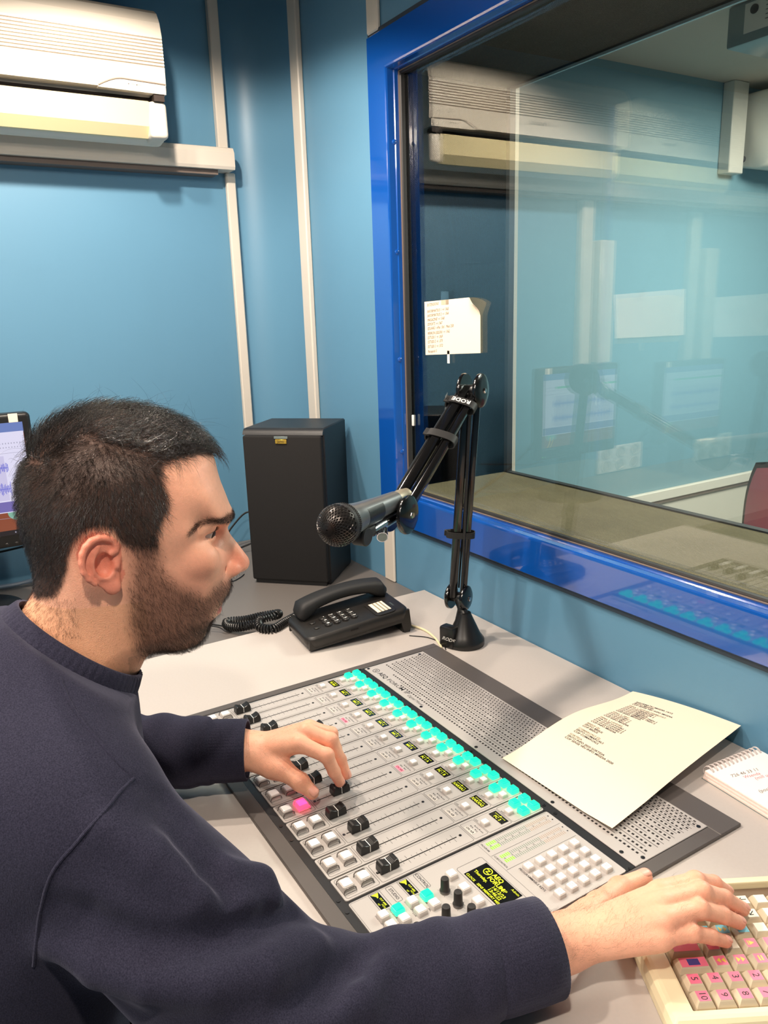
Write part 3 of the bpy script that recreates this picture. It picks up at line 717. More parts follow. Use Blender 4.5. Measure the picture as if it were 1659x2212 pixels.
# curly cord
def coil(path, R, pitch, r, mat, n=6):
    P = [Vector(p) for p in path]; P = [P[0]*2-P[1]] + P + [P[-1]*2-P[-2]]; out = []
    for i in range(1, len(P)-2):
        for k in range(30):
            t_ = k/30; a, b, c_, d = P[i-1], P[i], P[i+1], P[i+2]
            out.append(.5*((2*b)+(c_-a)*t_+(2*a-5*b+4*c_-d)*t_*t_+(3*b-a-3*c_+d)*t_**3))
    s = [0]
    for i in range(1, len(out)): s.append(s[-1]+(out[i]-out[i-1]).length)
    N = int(s[-1]/pitch*12); res = []; j = 0
    up = Vector((0, 0, 1))
    for i in range(N):
        d = s[-1]*i/N
        while s[j+1] < d: j += 1
        f = (d-s[j])/max(s[j+1]-s[j], 1e-9); p = out[j].lerp(out[j+1], f); tdir = (out[j+1]-out[j]).normalized()
        u = (up-tdir*up.dot(tdir)).normalized(); v = tdir.cross(u); a = 2*PI*i/12
        res.append(p+(u*math.cos(a)+v*math.sin(a))*R)
    return MB().tube(res, r, mat, n)
ph_cord = empty('handset_cord', (-1.42, .56, .75)); tag(ph_cord, 'coiled black handset cord heaped between the telephone and the man', 'cable')
zc_ = .7575
child(coil([(-1.402, .618, zc_+.001), (-1.39, .590, zc_), (-1.372, .555, zc_), (-1.39, .535, zc_+.002), (-1.415, .545, zc_+.008), (-1.412, .578, zc_+.011), (-1.434, .592, zc_+.004), (-1.455, .565, zc_-.002), (-1.475, .535, zc_-.010), (-1.492, .502, zc_-.012), (-1.470, .496, zc_-.013), (-1.440, .512, zc_-.008), (-1.425, .540, zc_-.003)], .0080, .0054, .0021, M['black']), 'curled_part', ph_cord)
child(cable(None, [(-1.402, .618, .7575), (-1.375, .622, .768), (-1.345, .598, .772)], .0019, M['black'], ''), 'straight_end', ph_cord)
cable('telephone_line', [(-1.245, .795, .753), (-1.20, .808, .7528), (-1.155, .803, .7528), (-1.122, .792, .7528), (-1.108, .786, .7528)], .0022, M['cableW'], 'cream telephone line running from the telephone to the console corner')
cable('thin_lead', [(-1.195, .770, .7512), (-1.165, .795, .7512), (-1.125, .800, .7512), (-1.10, .790, .7512)], .0010, M['cable'], 'thin dark lead beside the cream telephone line')

# ================================================================== MICROPHONE ARM
ar = empty('microphone_boom', (-1.108, .838, .750)); tag(ar, 'black jointed desk boom holding the microphone, clamped behind the console', 'microphone stand')
J0 = Vector((-1.126, .840, .838)); J1 = Vector((-1.083, .842, 1.236)); J2 = Vector((-.957, .603, 1.077))
child(MB().lathe([(.037, 0), (.038, .003), (.0375, .012), (.030, .022), (.014, .058), (.012, .064)], M['black'], 40, Matrix.Translation((-1.104, .838, .750))), 'base', ar)
child(MB().rbox((-.016, -.018, -.016), (.016, .004, .026), .004, M['black'], RT((-1.112, .812, .7665), (0.0, 0, .3))), 'clamp', ar)
child(MB().text('RODE', 0, 0, .010, M['white'], align='CENTER', bold=.02, T=Matrix.Translation((-1.0955, .7935, .772)) @ Matrix(((.30, .35, .88, 0), (.85, .30, -.4, 0), (-.42, .88, -.2, 0), (0, 0, 0, 1))) ), 'clamp_lettering', ar)
child(MB().cyl((-1.104, .838, .806), tuple(J0), .009, .009, M['black']), 'pivot_post', ar)
up_ = Vector((0, 0, 1))
def side_of(a, b):
    d = (b-a).normalized(); s = Vector((.52, .85, 0)); s = (s-d*s.dot(d)).normalized(); return d, s, d.cross(s)
def arm_beam(A, B, name, off):
    """twin square-section beams with springs between"""
    d, s, n = side_of(A, B); L = (B-A).length
    T = Matrix(((s.x, n.x, d.x, A.x), (s.y, n.y, d.y, A.y), (s.z, n.z, d.z, A.z), (0, 0, 0, 1)))
    out = child(MB().rbox((-.0185, -.0085, 0), (-.0035, .0085, L), .0025, M['blackgloss'], T, seg=2), name, ar)
    child(MB().rbox((.0035, -.0075, .004), (.0150, .0075, L-.004), .0025, M['blackgloss'], T, seg=2), 'inner_beam', out)
    child(MB().cyl((-.0005, 0, .02), (-.0005, 0, L*.93), .0017, .0017, M['black'], n=8, T=T), 'tension_rod', out)
    return out, T, L
lb, TL_, LL = arm_beam(J0, J1, 'lower_arm', 0)
ub, TU_, LU = arm_beam(J1, J2, 'upper_arm', 0)
# parallel cable on upper arm
child(cable(None, [tuple(TU_ @ Vector((-.0225, -.002, .015))), tuple(TU_ @ Vector((-.023, -.002, .15))), tuple(TU_ @ Vector((-.022, -.004, .28))), tuple(TU_ @ Vector((-.014, -.014, LU+.006)))], .0030, M['cable'], ''), 'microphone_lead', ar)
child(cable(None, [tuple(TL_ @ Vector((-.004, -.0115, LL-.02))), tuple(TL_ @ Vector((.0, -.0120, LL*.5))), tuple(TL_ @ Vector((.004, -.010, .03))), (-1.112, .825, .80), (-1.108, .806, .765)], .0028, M['cable'], ''), 'lower_lead', ar)
def strap(T, z, n, lab=None, wd=.016):
    c = MB(); P = []
    for i in range(28):
        a = 2*PI*i/28; P.append((abs(math.cos(a))**.7*math.copysign(.0270, math.cos(a))-.004, abs(math.sin(a))**.7*math.copysign(.0115, math.sin(a))))
    vs = [(x, y, z-wd/2) for x, y in P]+[(x, y, z+wd/2) for x, y in P]+[(x*.93, y*.88, z-wd/2) for x, y in P]+[(x*.93, y*.88, z+wd/2) for x, y in P]; k = 28
    fs = []
    for i in range(k):
        j = (i+1) % k; fs += [(i, j, k+j, k+i), (2*k+i, 3*k+i, 3*k+j, 2*k+j), (k+i, k+j, 3*k+j, 3*k+i), (i, 2*k+i, 2*k+j, j)]
    c.add(vs, fs, M['blackmatte'], True, T)
    c.rbox((-.034, .004, z-wd/2), (-.022, .008, z+wd/2), .001, M['blackmatte'], T, seg=1)
    o = child(c, 'cable_tie', ar)
    if lab:
        for face in (-1, 1):
            c = MB(); c.text(lab, 0, 0, .0125, M['white'], align='CENTER', bold=.03, T=T @ Matrix(((face*-1, 0, 0, -.004), (0, 0, face, face*.0120), (0, 1 if 1 else 0, 0, z), (0, 0, 0, 1))))
            child(c, 'tie_lettering', o, 'white lettering')
        c = MB(); c.text(lab, 0, 0, .0125, M['white'], align='CENTER', bold=.03, T=T @ Matrix(((0, 0, -1, -.0315), (1, 0, 0, 0), (0, 1, 0, z), (0, 0, 0, 1))))
        child(c, 'tie_lettering', o, 'white lettering')
    return o
strap(TU_, .045, 0, 'RODE'); strap(TU_, .135, 0); strap(TL_, .130, 0, None, .012)
def joint(P, nrm, r, name, lab=None):
    n = Vector(nrm).normalized(); q = n.to_track_quat('Z', 'Y').to_matrix().to_4x4()
    o = None
    for sgn in (1, -1):
        T = Matrix.Translation(Vector(P)+n*sgn*.0155) @ q @ (Matrix.Identity(4) if sgn > 0 else Matrix.Rotation(PI, 4, 'X')) @ Matrix.Scale(1.0, 4)
        d = child(MB().lathe([(r*.96, -.0035), (r, .0), (r*.98, .0025), (r*.80, .0055), (r*.35, .0070), (.004, .0072)], M['blackgloss'], 36, T), name, ar)
        child(MB().lathe([(.0050, .0070), (.0050, .0088), (.0040, .0100)], M['chrome'], 6, T, smooth=False), 'bolt', d)
d1, s1, n1 = side_of(J1, J2); d0, s0, n0 = side_of(J0, J1)
jn = Vector((.80, -.10, .0)).cross(Vector((0, 0, 1)))
hn = (J2-J1); hn.z = 0; hn = hn.cross(Vector((0, 0, 1))).normalized()
joint(J1, hn, .030, 'elbow_disc'); joint(J0, hn, .025, 'base_disc'); joint(J2, hn, .030, 'head_disc')
for P in (J0, J1, J2): child(MB().cyl(tuple(Vector(P)-hn*.015), tuple(Vector(P)+hn*.015), .010, .010, M['black']), 'hinge_pin', ar)

# ================================================================== MICROPHONE
MH = Vector((-.884, .458, 1.0985)); MT = Vector((-.9705, .6165, 1.0975)); md = (MT-MH).normalized()
mc = empty('microphone', tuple(MT)); tag(mc, 'grey handheld vocal microphone with black mesh head in the arm clip', 'microphone')
TQ = align_z(MH, MT) @ Matrix.Diagonal((1.10, 1.10, 1.0, 1))
ML = (MT-MH).length
child(MB().lathe([(.0235, .020), (.0235, .024), (.0205, .034), (.0178, .060), (.0150, .105), (.0130, ML-.022), (.0128, ML-.020)], M['mic'], 40, TQ), 'microphone_body', mc)
child(MB().lathe([(.0252, .006), (.0262, .009), (.0262, .0125), (.0250, .0150), (.0246, .0205), (.0238, .023)], M['blackmatte'], 40, TQ), 'collar_ring', mc)
child(MB().lathe([(.0119, ML-.022), (.0119, ML+.004), (.0108, ML+.006), (.0108, ML+.016)], M['micring'], 30, TQ), 'plug', mc, 'pale metal plug')
# wire mesh ball: crossing wires over a black core
def ballpt(th, phi, r=.0258):
    # th from front pole
    z = -math.cos(th)*r*1.02; rr = math.sin(th)*r
    return (rr*math.cos(phi), rr*math.sin(phi), z+.004)
c = MB(); N1 = 30
for fam in (1, -1):
    for i in range(N1):
        P = []
        for k in range(26):
            q = k/25; th = .04+q*1.62; phi = 2*PI*i/N1 + fam*(q*1.25)
            P.append(ballpt(th, phi, .0260+(.00030 if (k+i) % 2 else -.0001)))
        c.tube(P, .00046, M['mesh'], 5, TQ, smooth=True, caps=False)

hd = child(c, 'mesh_head', mc, 'black wire mesh head')
c = MB().lathe([(.001, -.0206), (.010, -.0188), (.018, -.0128), (.0235, -.003), (.0245, .005), (.0245, .008)], M['hole'], 32, TQ); child(c, 'foam_core', hd)
c = MB()
for i in range(60):
    a = 2*PI*i/60
    for j in range(2): c.box((-.0005, -.0005, -.0008), (.0005, .0005, .0008), M['hole'], TQ @ Matrix.Rotation(a+.05*j, 4, 'Z') @ Matrix.Translation((.0249, 0, .0165+.0028*j)))
child(c, 'collar_holes', mc)
# clip
ck = empty('c', (0, 0, 0)); bpy.data.objects.remove(ck)
dn = (Vector((0, 0, -1)) - md*Vector((0, 0, -1)).dot(md)).normalized(); sd = md.cross(dn)
TC = Matrix(((sd.x, dn.x, md.x, MH.x), (sd.y, dn.y, md.y, MH.y), (sd.z, dn.z, md.z, MH.z), (0, 0, 0, 1)))
clip = empty('microphone_clip', tuple(J2)); tag(clip, 'black plastic clip with chrome stud under the microphone', 'microphone clip')
c = MB(); P = []
for i in range(21):
    a = math.radians(-38 + i*256/20); P.append((math.cos(a), math.sin(a)))
vs = []; fs = []
for z, ri, ro in ((.055, .0178, .0205), (.100, .0160, .0188)):
    for r in (ri, ro): vs += [(x*r, y*r, z) for x, y in P]
n = 21
for i in range(n-1): fs += [(i, i+1, 2*n+i+1, 2*n+i), (n+i, 3*n+i, 3*n+i+1, n+i+1), (i, n+i, n+i+1, i+1), (2*n+i, 2*n+i+1, 3*n+i+1, 3*n+i)]
fs += [(0, 2*n, 3*n, n), (n-1, 2*n-1, 4*n-1, 3*n-1)]
c.add(vs, fs, M['black'], True, TC); child(c, 'clip_jaw', clip)
child(MB().rbox((-.009, .018, .050), (.009, .036, .092), .006, M['blackmatte'], TC, seg=3), 'clip_body', clip)
child(MB().lathe([(.012, -.011), (.014, -.009), (.014, .009), (.012, .011)], M['blackmatte'], 24, TC @ Matrix.Translation((0, .030, .062)) @ Matrix.Rotation(PI/2, 4, 'Y')), 'pivot', clip)
q0 = TC @ Vector((0, .030, .090))
child(MB().cyl(tuple(q0), tuple(J2.lerp(q0, .18)), .0085, .0085, M['chrome']), 'chrome_stud', clip, 'chrome stud')
kd = Vector((.78, -.42, -.30)).normalized(); q1 = q0.lerp(J2, .35)+Vector((0, 0, -.006))
child(MB().cyl(tuple(q1), tuple(q1+kd*.022), .0085, .0085, M['chrome'], n=28).cyl(tuple(q1+kd*.022), tuple(q1+kd*.0225), .0072, .0072, M['taper'], n=28), 'chrome_knob', clip, 'chrome tightening knob')

# ================================================================== PAPERS
def sheet(fn, nx, ny, th, mat, name, label, cat='sheet of paper'):
    vs = []; fs = []; W1 = (nx+1)*(ny+1)
    for k in (0, 1):
        for i in range(nx+1):
            for j in range(ny+1):
                p = Vector(fn(i/nx, j/ny)); p.z -= th*k if True else 0; vs.append(tuple(p))
    for i in range(nx):
        for j in range(ny):
            a = (i*(ny+1)+j, (i+1)*(ny+1)+j, (i+1)*(ny+1)+j+1, i*(ny+1)+j+1); fs.append(a); fs.append(tuple(W1+q for q in a)[::-1])
    rim = [(i, 0) for i in range(nx)] + [(nx, j) for j in range(ny)] + [(nx-i, ny) for i in range(nx)] + [(0, ny-j) for j in range(ny)]
    idx = [i*(ny+1)+j for i, j in rim]
    for a, b in zip(idx, idx[1:]+idx[:1]): fs.append((a, W1+a, W1+b, b))
    mb = MB().add(vs, fs, mat, True)
    o = mb.build(name); tag(o, label, cat); return o
A_, B_, C_, D_ = Vector((-.7475, .632, 0)), Vector((-.5525, .640, 0)), Vector((-.590, .942, 0)), Vector((-.778, .934, 0))
def paper_fn(u, v):
    """u along the console, v towards the wall"""
    p = A_.lerp(B_, u).lerp(D_.lerp(C_, u), v)
    z0 = .7585+.0006
    lift = .024*v**2.2*(u**.9) + .016*math.sin(PI*min(v*1.05, 1))**2*(1-u)*.9 + .010*math.sin(PI*v)*u
    z = z0 + lift + .003*math.sin(PI*u)*v
    if v > .80: z = z + 0*(v-.8)
    corner = max(0, 1-(1-u+v)/.22); z += .003*corner
    return (p.x, p.y, z)
sc = sheet(paper_fn, 30, 40, .0002, M['paper'], 'script_sheet', 'cream typed rundown sheet lying across the console grille and curling up at the wall')
LINES = [('INFORMATIU MIGDIA 14/12', 0, 1), ('SINTO MIGDIA', 0, 0), ('COP SENSE VEU INFO MIGDIA', 0, 0), None,
 ('TEMA 1. ESTUDI VIABILITAT', 2, 1), ('T14-12-23 MARETOR 1', 0, 0), ('T14-12-23 MARETOR 2', 0, 0), ('T14-12-23 MARIBOL', 0, 0), ('T14-12-23 GIMENEZ TREN 1', 0, 0), ('T14-12-23 GIMENEZ TREN 2', 0, 0), ('COP INFO MIGDIA', 0, 0), None,
 ('TEMA 2. ERC', 2, 1), ('T14-12-23 ERC 1', 0, 0), ('T14-12-23 ERC 2', 0, 0), ('T14-12-23 ERC 3', 0, 0), ('COP INFO MIGDIA', 0, 0), None,
 ('TEMA 3. LAVORS', 2, 1), ('T14-12-23 LLAVORS 1', 0, 0), ('T14-12-23 LLAVORS 2', 0, 0), ('T14-12-23 LLAVORS 3', 0, 0), ('COP INFO MIGDIA', 0, 0), None,
 ('BREUS (2)', 2, 1), ('SINTO BREUS', 0, 0), ('COP BREUS', 0, 0), None, ('COMARCALS (2)', 2, 1), ('SINTO COMARCALS', 0, 0), ('COP COMARCALS', 0, 0), None,
 ('SORTIDA', 2, 1), ('SINTO INFO 2020 SORTIDA', 0, 0), ('COP SENSE VEU INFO MIGDIA 2020', 0, 0)]
def on_sheet(mb, txt, u, v, size, mat, fn, W1=.195, H1=.300, **kw):
    vs, fs = text_geo(txt, 'LEFT', kw.get('bold', .012), kw.get('shear', 0))
    out = []
    for a, b in vs:
        uu = u+a*size/W1; vv = v+b*size/H1; p = fn(min(max(uu, 0), 1), min(max(vv, 0), 1)); out.append((p[0], p[1], p[2]+.00035))
    mb.add(out, fs, mat)
c = MB(); v = .885
for L in LINES:
    if L is None: v -= .0120; continue
    on_sheet(c, L[0], .17, v, .0056, M['inklight'] if L[1] == 2 else M['ink'], paper_fn)
    v -= .0176
typ = c.build('typed_lines'); typ.parent = sc; typ['label'] = 'black and brown typed lines'

# note taped to the glass
nt = Vector((-1.419, .9738, 1.393)); 
def note_fn(u, v):
    # v=0 top, 1 bottom
    x = -1.419 + .194*u + .001*v; z = 1.393 + .005*u - v*(.112+ -.004*u) ; y = .9738
    cr = max(0, (u-.80)/.20)*max(0, (.30-v)/.30); x -= .010*cr*cr; z -= .012*cr*cr; y -= .018*cr
    y -= .010*max(0, u-.75)**1.2
    return (x, y, z)
def vsheet(fn, nx, ny, th, mat, name, label, cat):
    vs = []; fs = []; W1 = (nx+1)*(ny+1)
    for k in (0, 1):
        for i in range(nx+1):
            for j in range(ny+1):
                p = fn(i/nx, j/ny); vs.append((p[0], p[1]-.0002*(1-k), p[2]))
    for i in range(nx):
        for j in range(ny):
            a = (i*(ny+1)+j, i*(ny+1)+j+1, (i+1)*(ny+1)+j+1, (i+1)*(ny+1)+j); fs.append(a); fs.append(tuple(W1+q for q in a)[::-1])
    o = MB().add(vs, fs, mat, True).build(name); return tag(o, label, cat)
nt = vsheet(note_fn, 20, 12, .0002, M['paper'], 'handwritten_note', 'cream handwritten extension list taped to the left of the window glass', 'note')
c = MB()
rows = [('EXTENSIONS', .07, .05, 1), ('INFORMATIUS 1 → 1365', .19, .05, 1), ('INFORMATIUS 2 → 1366', .27, .05, 1), ('MAGAZINE → 1360', .35, .05, 1), ('ESPORTS → 1367', .43, .05, 1), ('EDUARD →Fix 1361  Mob 250', .51, .05, 1),
        ('PERRON (SELEN) → 1362', .60, .05, 1), ('ESTUDI 1 → 1369', .68, .05, 1), ('ESTUDI 2 → 1371', .76, .05, 1), ('ESTUDI 3 → 1372', .85, .05, 1), ('Recepció 0', .94, .05, 0)]
for s, v, u, k in rows:
    vs, fs = text_geo(s, 'LEFT', .0, .25); sz = .0085; out = []
    for a, b in vs:
        p = note_fn(min(u+a*sz*.86/.194, .97), v - (b*sz+a*sz*.03)/.112); out.append((p[0], p[1]-.0005, p[2]))
    c.add(out, fs, M['pencil'])
o = c.build('handwriting'); o.parent = nt
tp = MB().box((-1.358, .9736, 1.385), (-1.331, .9742, 1.412), M['tape']).build('clear_tape'); tag(tp, 'piece of clear tape at the top of the handwritten note', 'tape')
tp = MB().box((-1.338, .9736, 1.266), (-1.330, .9742, 1.292), M['white'], ).build('clear_tape'); tag(tp, 'small piece of tape under the bottom of the handwritten note', 'tape')
tp = MB().rbox((-1.4745, .9705, 1.120), (-1.4685, .9742, 1.145), .0008, M['white'], seg=1).build('paper_scrap'); tag(tp, 'tiny white tab stuck at the left edge of the window glass', 'tape')

# spiral notebook
nb = empty('notebook', (-.567, .835, .750), (0, 0, math.radians(0))); tag(nb, 'white spiral notepad with handwriting at the right edge beside the typed sheet', 'notebook')
# axes: spiral edge runs from (-.567,.835) towards (-.558,.940)
e1 = Vector((.072, .997, 0)).normalized(); e2 = Vector((.998, -.072, 0)).normalized()
TN = Matrix(((e2.x, e1.x, 0, -.566), (e2.y, e1.y, 0, .832), (0, 0, 1, .750), (0, 0, 0, 1)))
def chn(mb, name, label=None, par=nb): return child(mb, name, par, label)
c = MB()
for i, z in enumerate((0.0008, .0032, .0056, .0080, .0104)):
    c.box((-.002+.0006*i, -.001+.0007*(i % 2), z), (.150, .105, z+.0021), M['paperpk'] if i % 2 == 0 else M['paperw'], TN)
chn(c, 'page_block', 'pinkish page edges')
top = chn(MB().box((.0, .0, .0126), (.150, .105, .0131), M['paperw'], TN), 'top_page')
chn(MB().box((-.003, -.002, 0), (.150, .106, .0008), M['taper'], TN), 'back_cover')
for i in range(13):
    y = .006+.0078*i
    c = MB()
    for dy in (-.0009, .0009):
        P = [(.0015+.0080*math.cos(a), y+dy, .0090+.0088*math.sin(a)) for a in [PI*2*k/20+.35 for k in range(18)]]
        c.tube(P, .0006, M['ring'], 6, TN)
    chn(c, 'wire_ring')
c = MB()
for s, x, y, sz, m_ in (('726 46 33 11', .026, .018, .0085, 'pencil'), ('Wsenda', .036, .030, .0080, 'redink'), ('(mill ugt)', .045, .040, .0085, 'redink'), ('(posi: davant', .066, .020, .0085, 'pencil'), ('president 92', .090, .050, .0085, 'pencil')):
    c.text(s, 0, 0, sz, M[m_], z=.0, shear=.25, T=TN @ Matrix.Translation((x, y, .01325)) @ Matrix.Rotation(PI/2-.15, 4, 'Z'))
o = chn(c, 'handwriting', None, nb)
# ================================================================== MIXING CONSOLE   (local units: metres, x along the console, y towards the window)
CX, CY, CZ = -1.1308, .287, .750
con = empty('mixing_console', (CX, CY, CZ)); tag(con, 'grey radio mixing console with twelve fader strips, let into the light desk', 'mixing console')
K = .001
def cc(mb, name, par=con, label=None, sa=None, kind=None):
    o = mb.build(name, None, sa); o.parent = par
    if label: o['label'] = label
    if kind: o['kind'] = kind
    return o
ZB = .0055           # top of panels
# frame rails
def rail(x0, y0, x1, y1): return MB().rbox((x0*K, y0*K, .0002), (x1*K, y1*K, .0048), .0008, M['conframe'], seg=1, smooth=False)
cc(rail(0, 0, 15, 497), 'frame_rail'); cc(rail(15.4, 458.3, 652, 497), 'frame_rail'); cc(rail(633.5, 0, 652, 458), 'frame_rail'); cc(rail(15.4, 0, 633.2, 19.8), 'frame_rail')
c = MB().box((15.2*K, 20*K, .0002), (633.3*K, 458*K, .0040), M['conblack'])
c.box((19.2*K, 317*K, .004), (633*K, 330.5*K, .0046), M['conblack'])
for u in (17, 151, 179, 340, 372, 492, 512, 632):
    for v in (24.3, 323.8):
        c.lathe([(.0024, 0), (.0024, .0007), (.0012, .0007)], M['steel'], 12, Matrix.Translation((u*K, v*K, .0040 if v < 100 else .0046)))
cc(c, 'base_tray', con, 'black screwed strips between the panels')
# ---- vent panel at the back
c = MB().rbox((19.5*K, 331.5*K, .004), (633.3*K, 458*K, ZB), .0005, M['sil'], seg=1, smooth=False)
vp = cc(c, 'vent_panel', con, 'silver perforated panel')
rows = [350.3, 361.2, 372.2, 382.6, 392.6, 402.2, 411.2, 419.7, 427.6, 434.6, 441.1, 447.2, 453.0]
c = MB(); Z1 = ZB+.00006
for ri, v in enumerate(rows):
    hh = 1.45-.035*ri
    for i in range(94):
        u = 30+6.33*i + (0 if ri % 2 == 0 else 3.1)
        if ri == 0 and u < 112: continue
        if ri == 1 and u < 70: continue
        if u > 626: continue
        c.quad([((u-1.7)*K, (v-hh)*K, Z1), ((u+1.7)*K, (v-hh)*K, Z1), ((u+1.7)*K, (v+hh)*K, Z1), ((u-1.7)*K, (v+hh)*K, Z1)], M['hole'])
cc(c, 'vent_hole', vp, 'dark square holes in rows', kind='stuff')
c = MB()
for ri in range(len(rows)-1):
    v = (rows[ri]+rows[ri+1])/2; u = 28 + (ri*37) % 90 - 60
    while u < 626:
        L = 92; a, b = max(u, 30 if ri > 1 else 100), min(u+L, 626)
        if b > a+3: c.line((a*K, v*K), (b*K, v*K), .00075-.00002*ri, M['hole'], Z1)
        u += 104
cc(c, 'vent_slot', vp, 'thin dark slots between the hole rows', kind='stuff')
c = MB()
c.text('AEQ', 49*K, 344.5*K, .0128, M['print'], z=Z1, bold=.02); c.text('FORUM IP', 79*K, 344.0*K, .0112, M['print'], z=Z1, sx=1.32, bold=.004)
c.text('Digital Mixer', 147*K, 341.5*K, .0078, M['print'], z=Z1, shear=.25); c.line((186*K, 340*K), (190*K, 343*K), .0012, M['print'], Z1)
c.tube([((39+6*math.cos(a*PI/14))*K, (344.5+6*math.sin(a*PI/14))*K, Z1) for a in range(28)], .0005, M['print'], 4, closed=True)
for q in ((35.5, 346.5, 41, 346.5), (41, 346.5, 37, 342.5), (37, 342.5, 42.5, 342.5)): c.line((q[0]*K, q[1]*K), (q[2]*K, q[3]*K), .0011, M['print'], Z1)
cc(c, 'panel_lettering', vp, 'black printed maker lettering')
for u, v in ((24.5, 337), (192, 337), (336, 336), (494, 336), (608, 336), (628, 349), (628, 448), (27, 446)): cc(MB().lathe([(.0026, 0), (.0026, .0006), (.0012, .0004)], M['steel'], 12, Matrix.Translation((u*K, v*K, ZB))), 'screw', vp)

# ---- buttons
def sq_button(w, h, top, skirt, z0=0.0):
    """clear housing with a bright square cap, local origin at its foot"""
    c = MB(); hw = w/2
    for z, s in ((0, 1), ):
        pass
    lv = [(0, hw), (h*.45, hw*.99), (h*.78, hw*.90), (h*.80, hw*.80)]
    vs = []; fs = []
    def ring(z, a, ch): return [(a-ch, -a, z), (a, -a+ch, z), (a, a-ch, z), (a-ch, a, z), (-a+ch, a, z), (-a, a-ch, z), (-a, -a+ch, z), (-a+ch, -a, z)]
    for z, a in lv: vs += ring(z+z0, a, w*.10)
    for i in range(len(lv)-1):
        for j in range(8): fs.append((i*8+j, i*8+(j+1) % 8, (i+1)*8+(j+1) % 8, (i+1)*8+j))
    fs.append(tuple(range((len(lv)-1)*8, len(lv)*8))); c.add(vs, fs, skirt)
    vs = ring(h*.55+z0, hw*.78, w*.05) + ring(h*.95+z0, hw*.74, w*.05) + ring(h+z0, hw*.66, w*.05)
    fs = [(i*8+j, i*8+(j+1) % 8, (i+1)*8+(j+1) % 8, (i+1)*8+j) for i in range(2) for j in range(8)] + [tuple(range(16, 24))]
    c.add(vs, fs, top)
    return c
def big_button(lit=False):
    t_, s_ = (M['pink'], M['pinkbase']) if lit else (M['btn'], M['cap'])
    c = sq_button(.0150, .0075, t_, s_)
    # clear guards in front of and behind the key (arched rims)
    g = M['pinkbase'] if lit else M['capdark']
    for sx in (-1, 1):
        x = sx*.0088
        P = [(x, -.0078, .0003), (x+sx*.0004, -.0070, .0040), (x+sx*.0004, -.0048, .0056), (x+sx*.0004, .0048, .0056), (x+sx*.0004, .0070, .0040), (x, .0078, .0003)]
        c.tube(P, .00065, g, 6)
        c.line((x+sx*.0014, -.0078), (x+sx*.0014, .0078), .0007, M['print'], .0001)
    return c
FAD = [91.6, 92, 104, 163, 93, 97, 98, 119, 92, 102, 92, 95]
NAMES = ['TB MIC', 'MIC 1', 'MIC 2', 'MIC 3', 'MIC 4', 'MIC 5', 'MIC 6', 'PC 1 A', 'PC 1 B', 'XARXA1', 'XARXA2', 'PC 2']

def fader_cap_mesh():
    # profile along y (length 25 mm), saddle shape; width 12.5 mm
    pr = [(-.0125, .0012), (-.0120, .0085), (-.0108, .0122), (-.0088, .0128), (-.0060, .0112), (-.0020, .0098), (0, .0096), (.0020, .0098), (.0060, .0112), (.0088, .0128), (.0108, .0122), (.0120, .0085), (.0125, .0012)]
    c = MB(); vs = []; n = len(pr)
    for x, s, dz in ((-.0064, .86, -.0004), (-.0056, 1, 0), (.0056, 1, 0), (.0064, .86, -.0004)):
        vs += [(x, y*(.985 if s < 1 else 1), max(z+dz, .0012)) for y, z in pr]
    fs = [(i*n+j, i*n+j+1, (i+1)*n+j+1, (i+1)*n+j) for i in range(3) for j in range(n-1)]
    fs += [tuple(range(n))[::-1], tuple(range(3*n, 4*n))] + [(i*n, (i+1)*n, (i+1)*n+n-1, i*n+n-1) for i in range(3)]
    c.add(vs, [f[::-1] for f in fs], M['black'])
    # ribs in the two slopes, white line across the middle
    for k in range(5):
        for s in (-1, 1):
            y = s*(.0030+.0014*k); z = .0098 + (.0030*((abs(y)-.002)/.0068)**1.1)
            c.box((-.0056, y-.00025, z-.0002), (.0056, y+.00025, z+.00035), M['rubber'])
    c.box((-.0065, -.00045, .0093), (.0065, .00045, .0099), M['white'])
    for s in (-1, 1): c.box((s*.0064-.0002, -.00045, .0014), (s*.0064+.0002, .00045, .0098), M['white'])
    return c
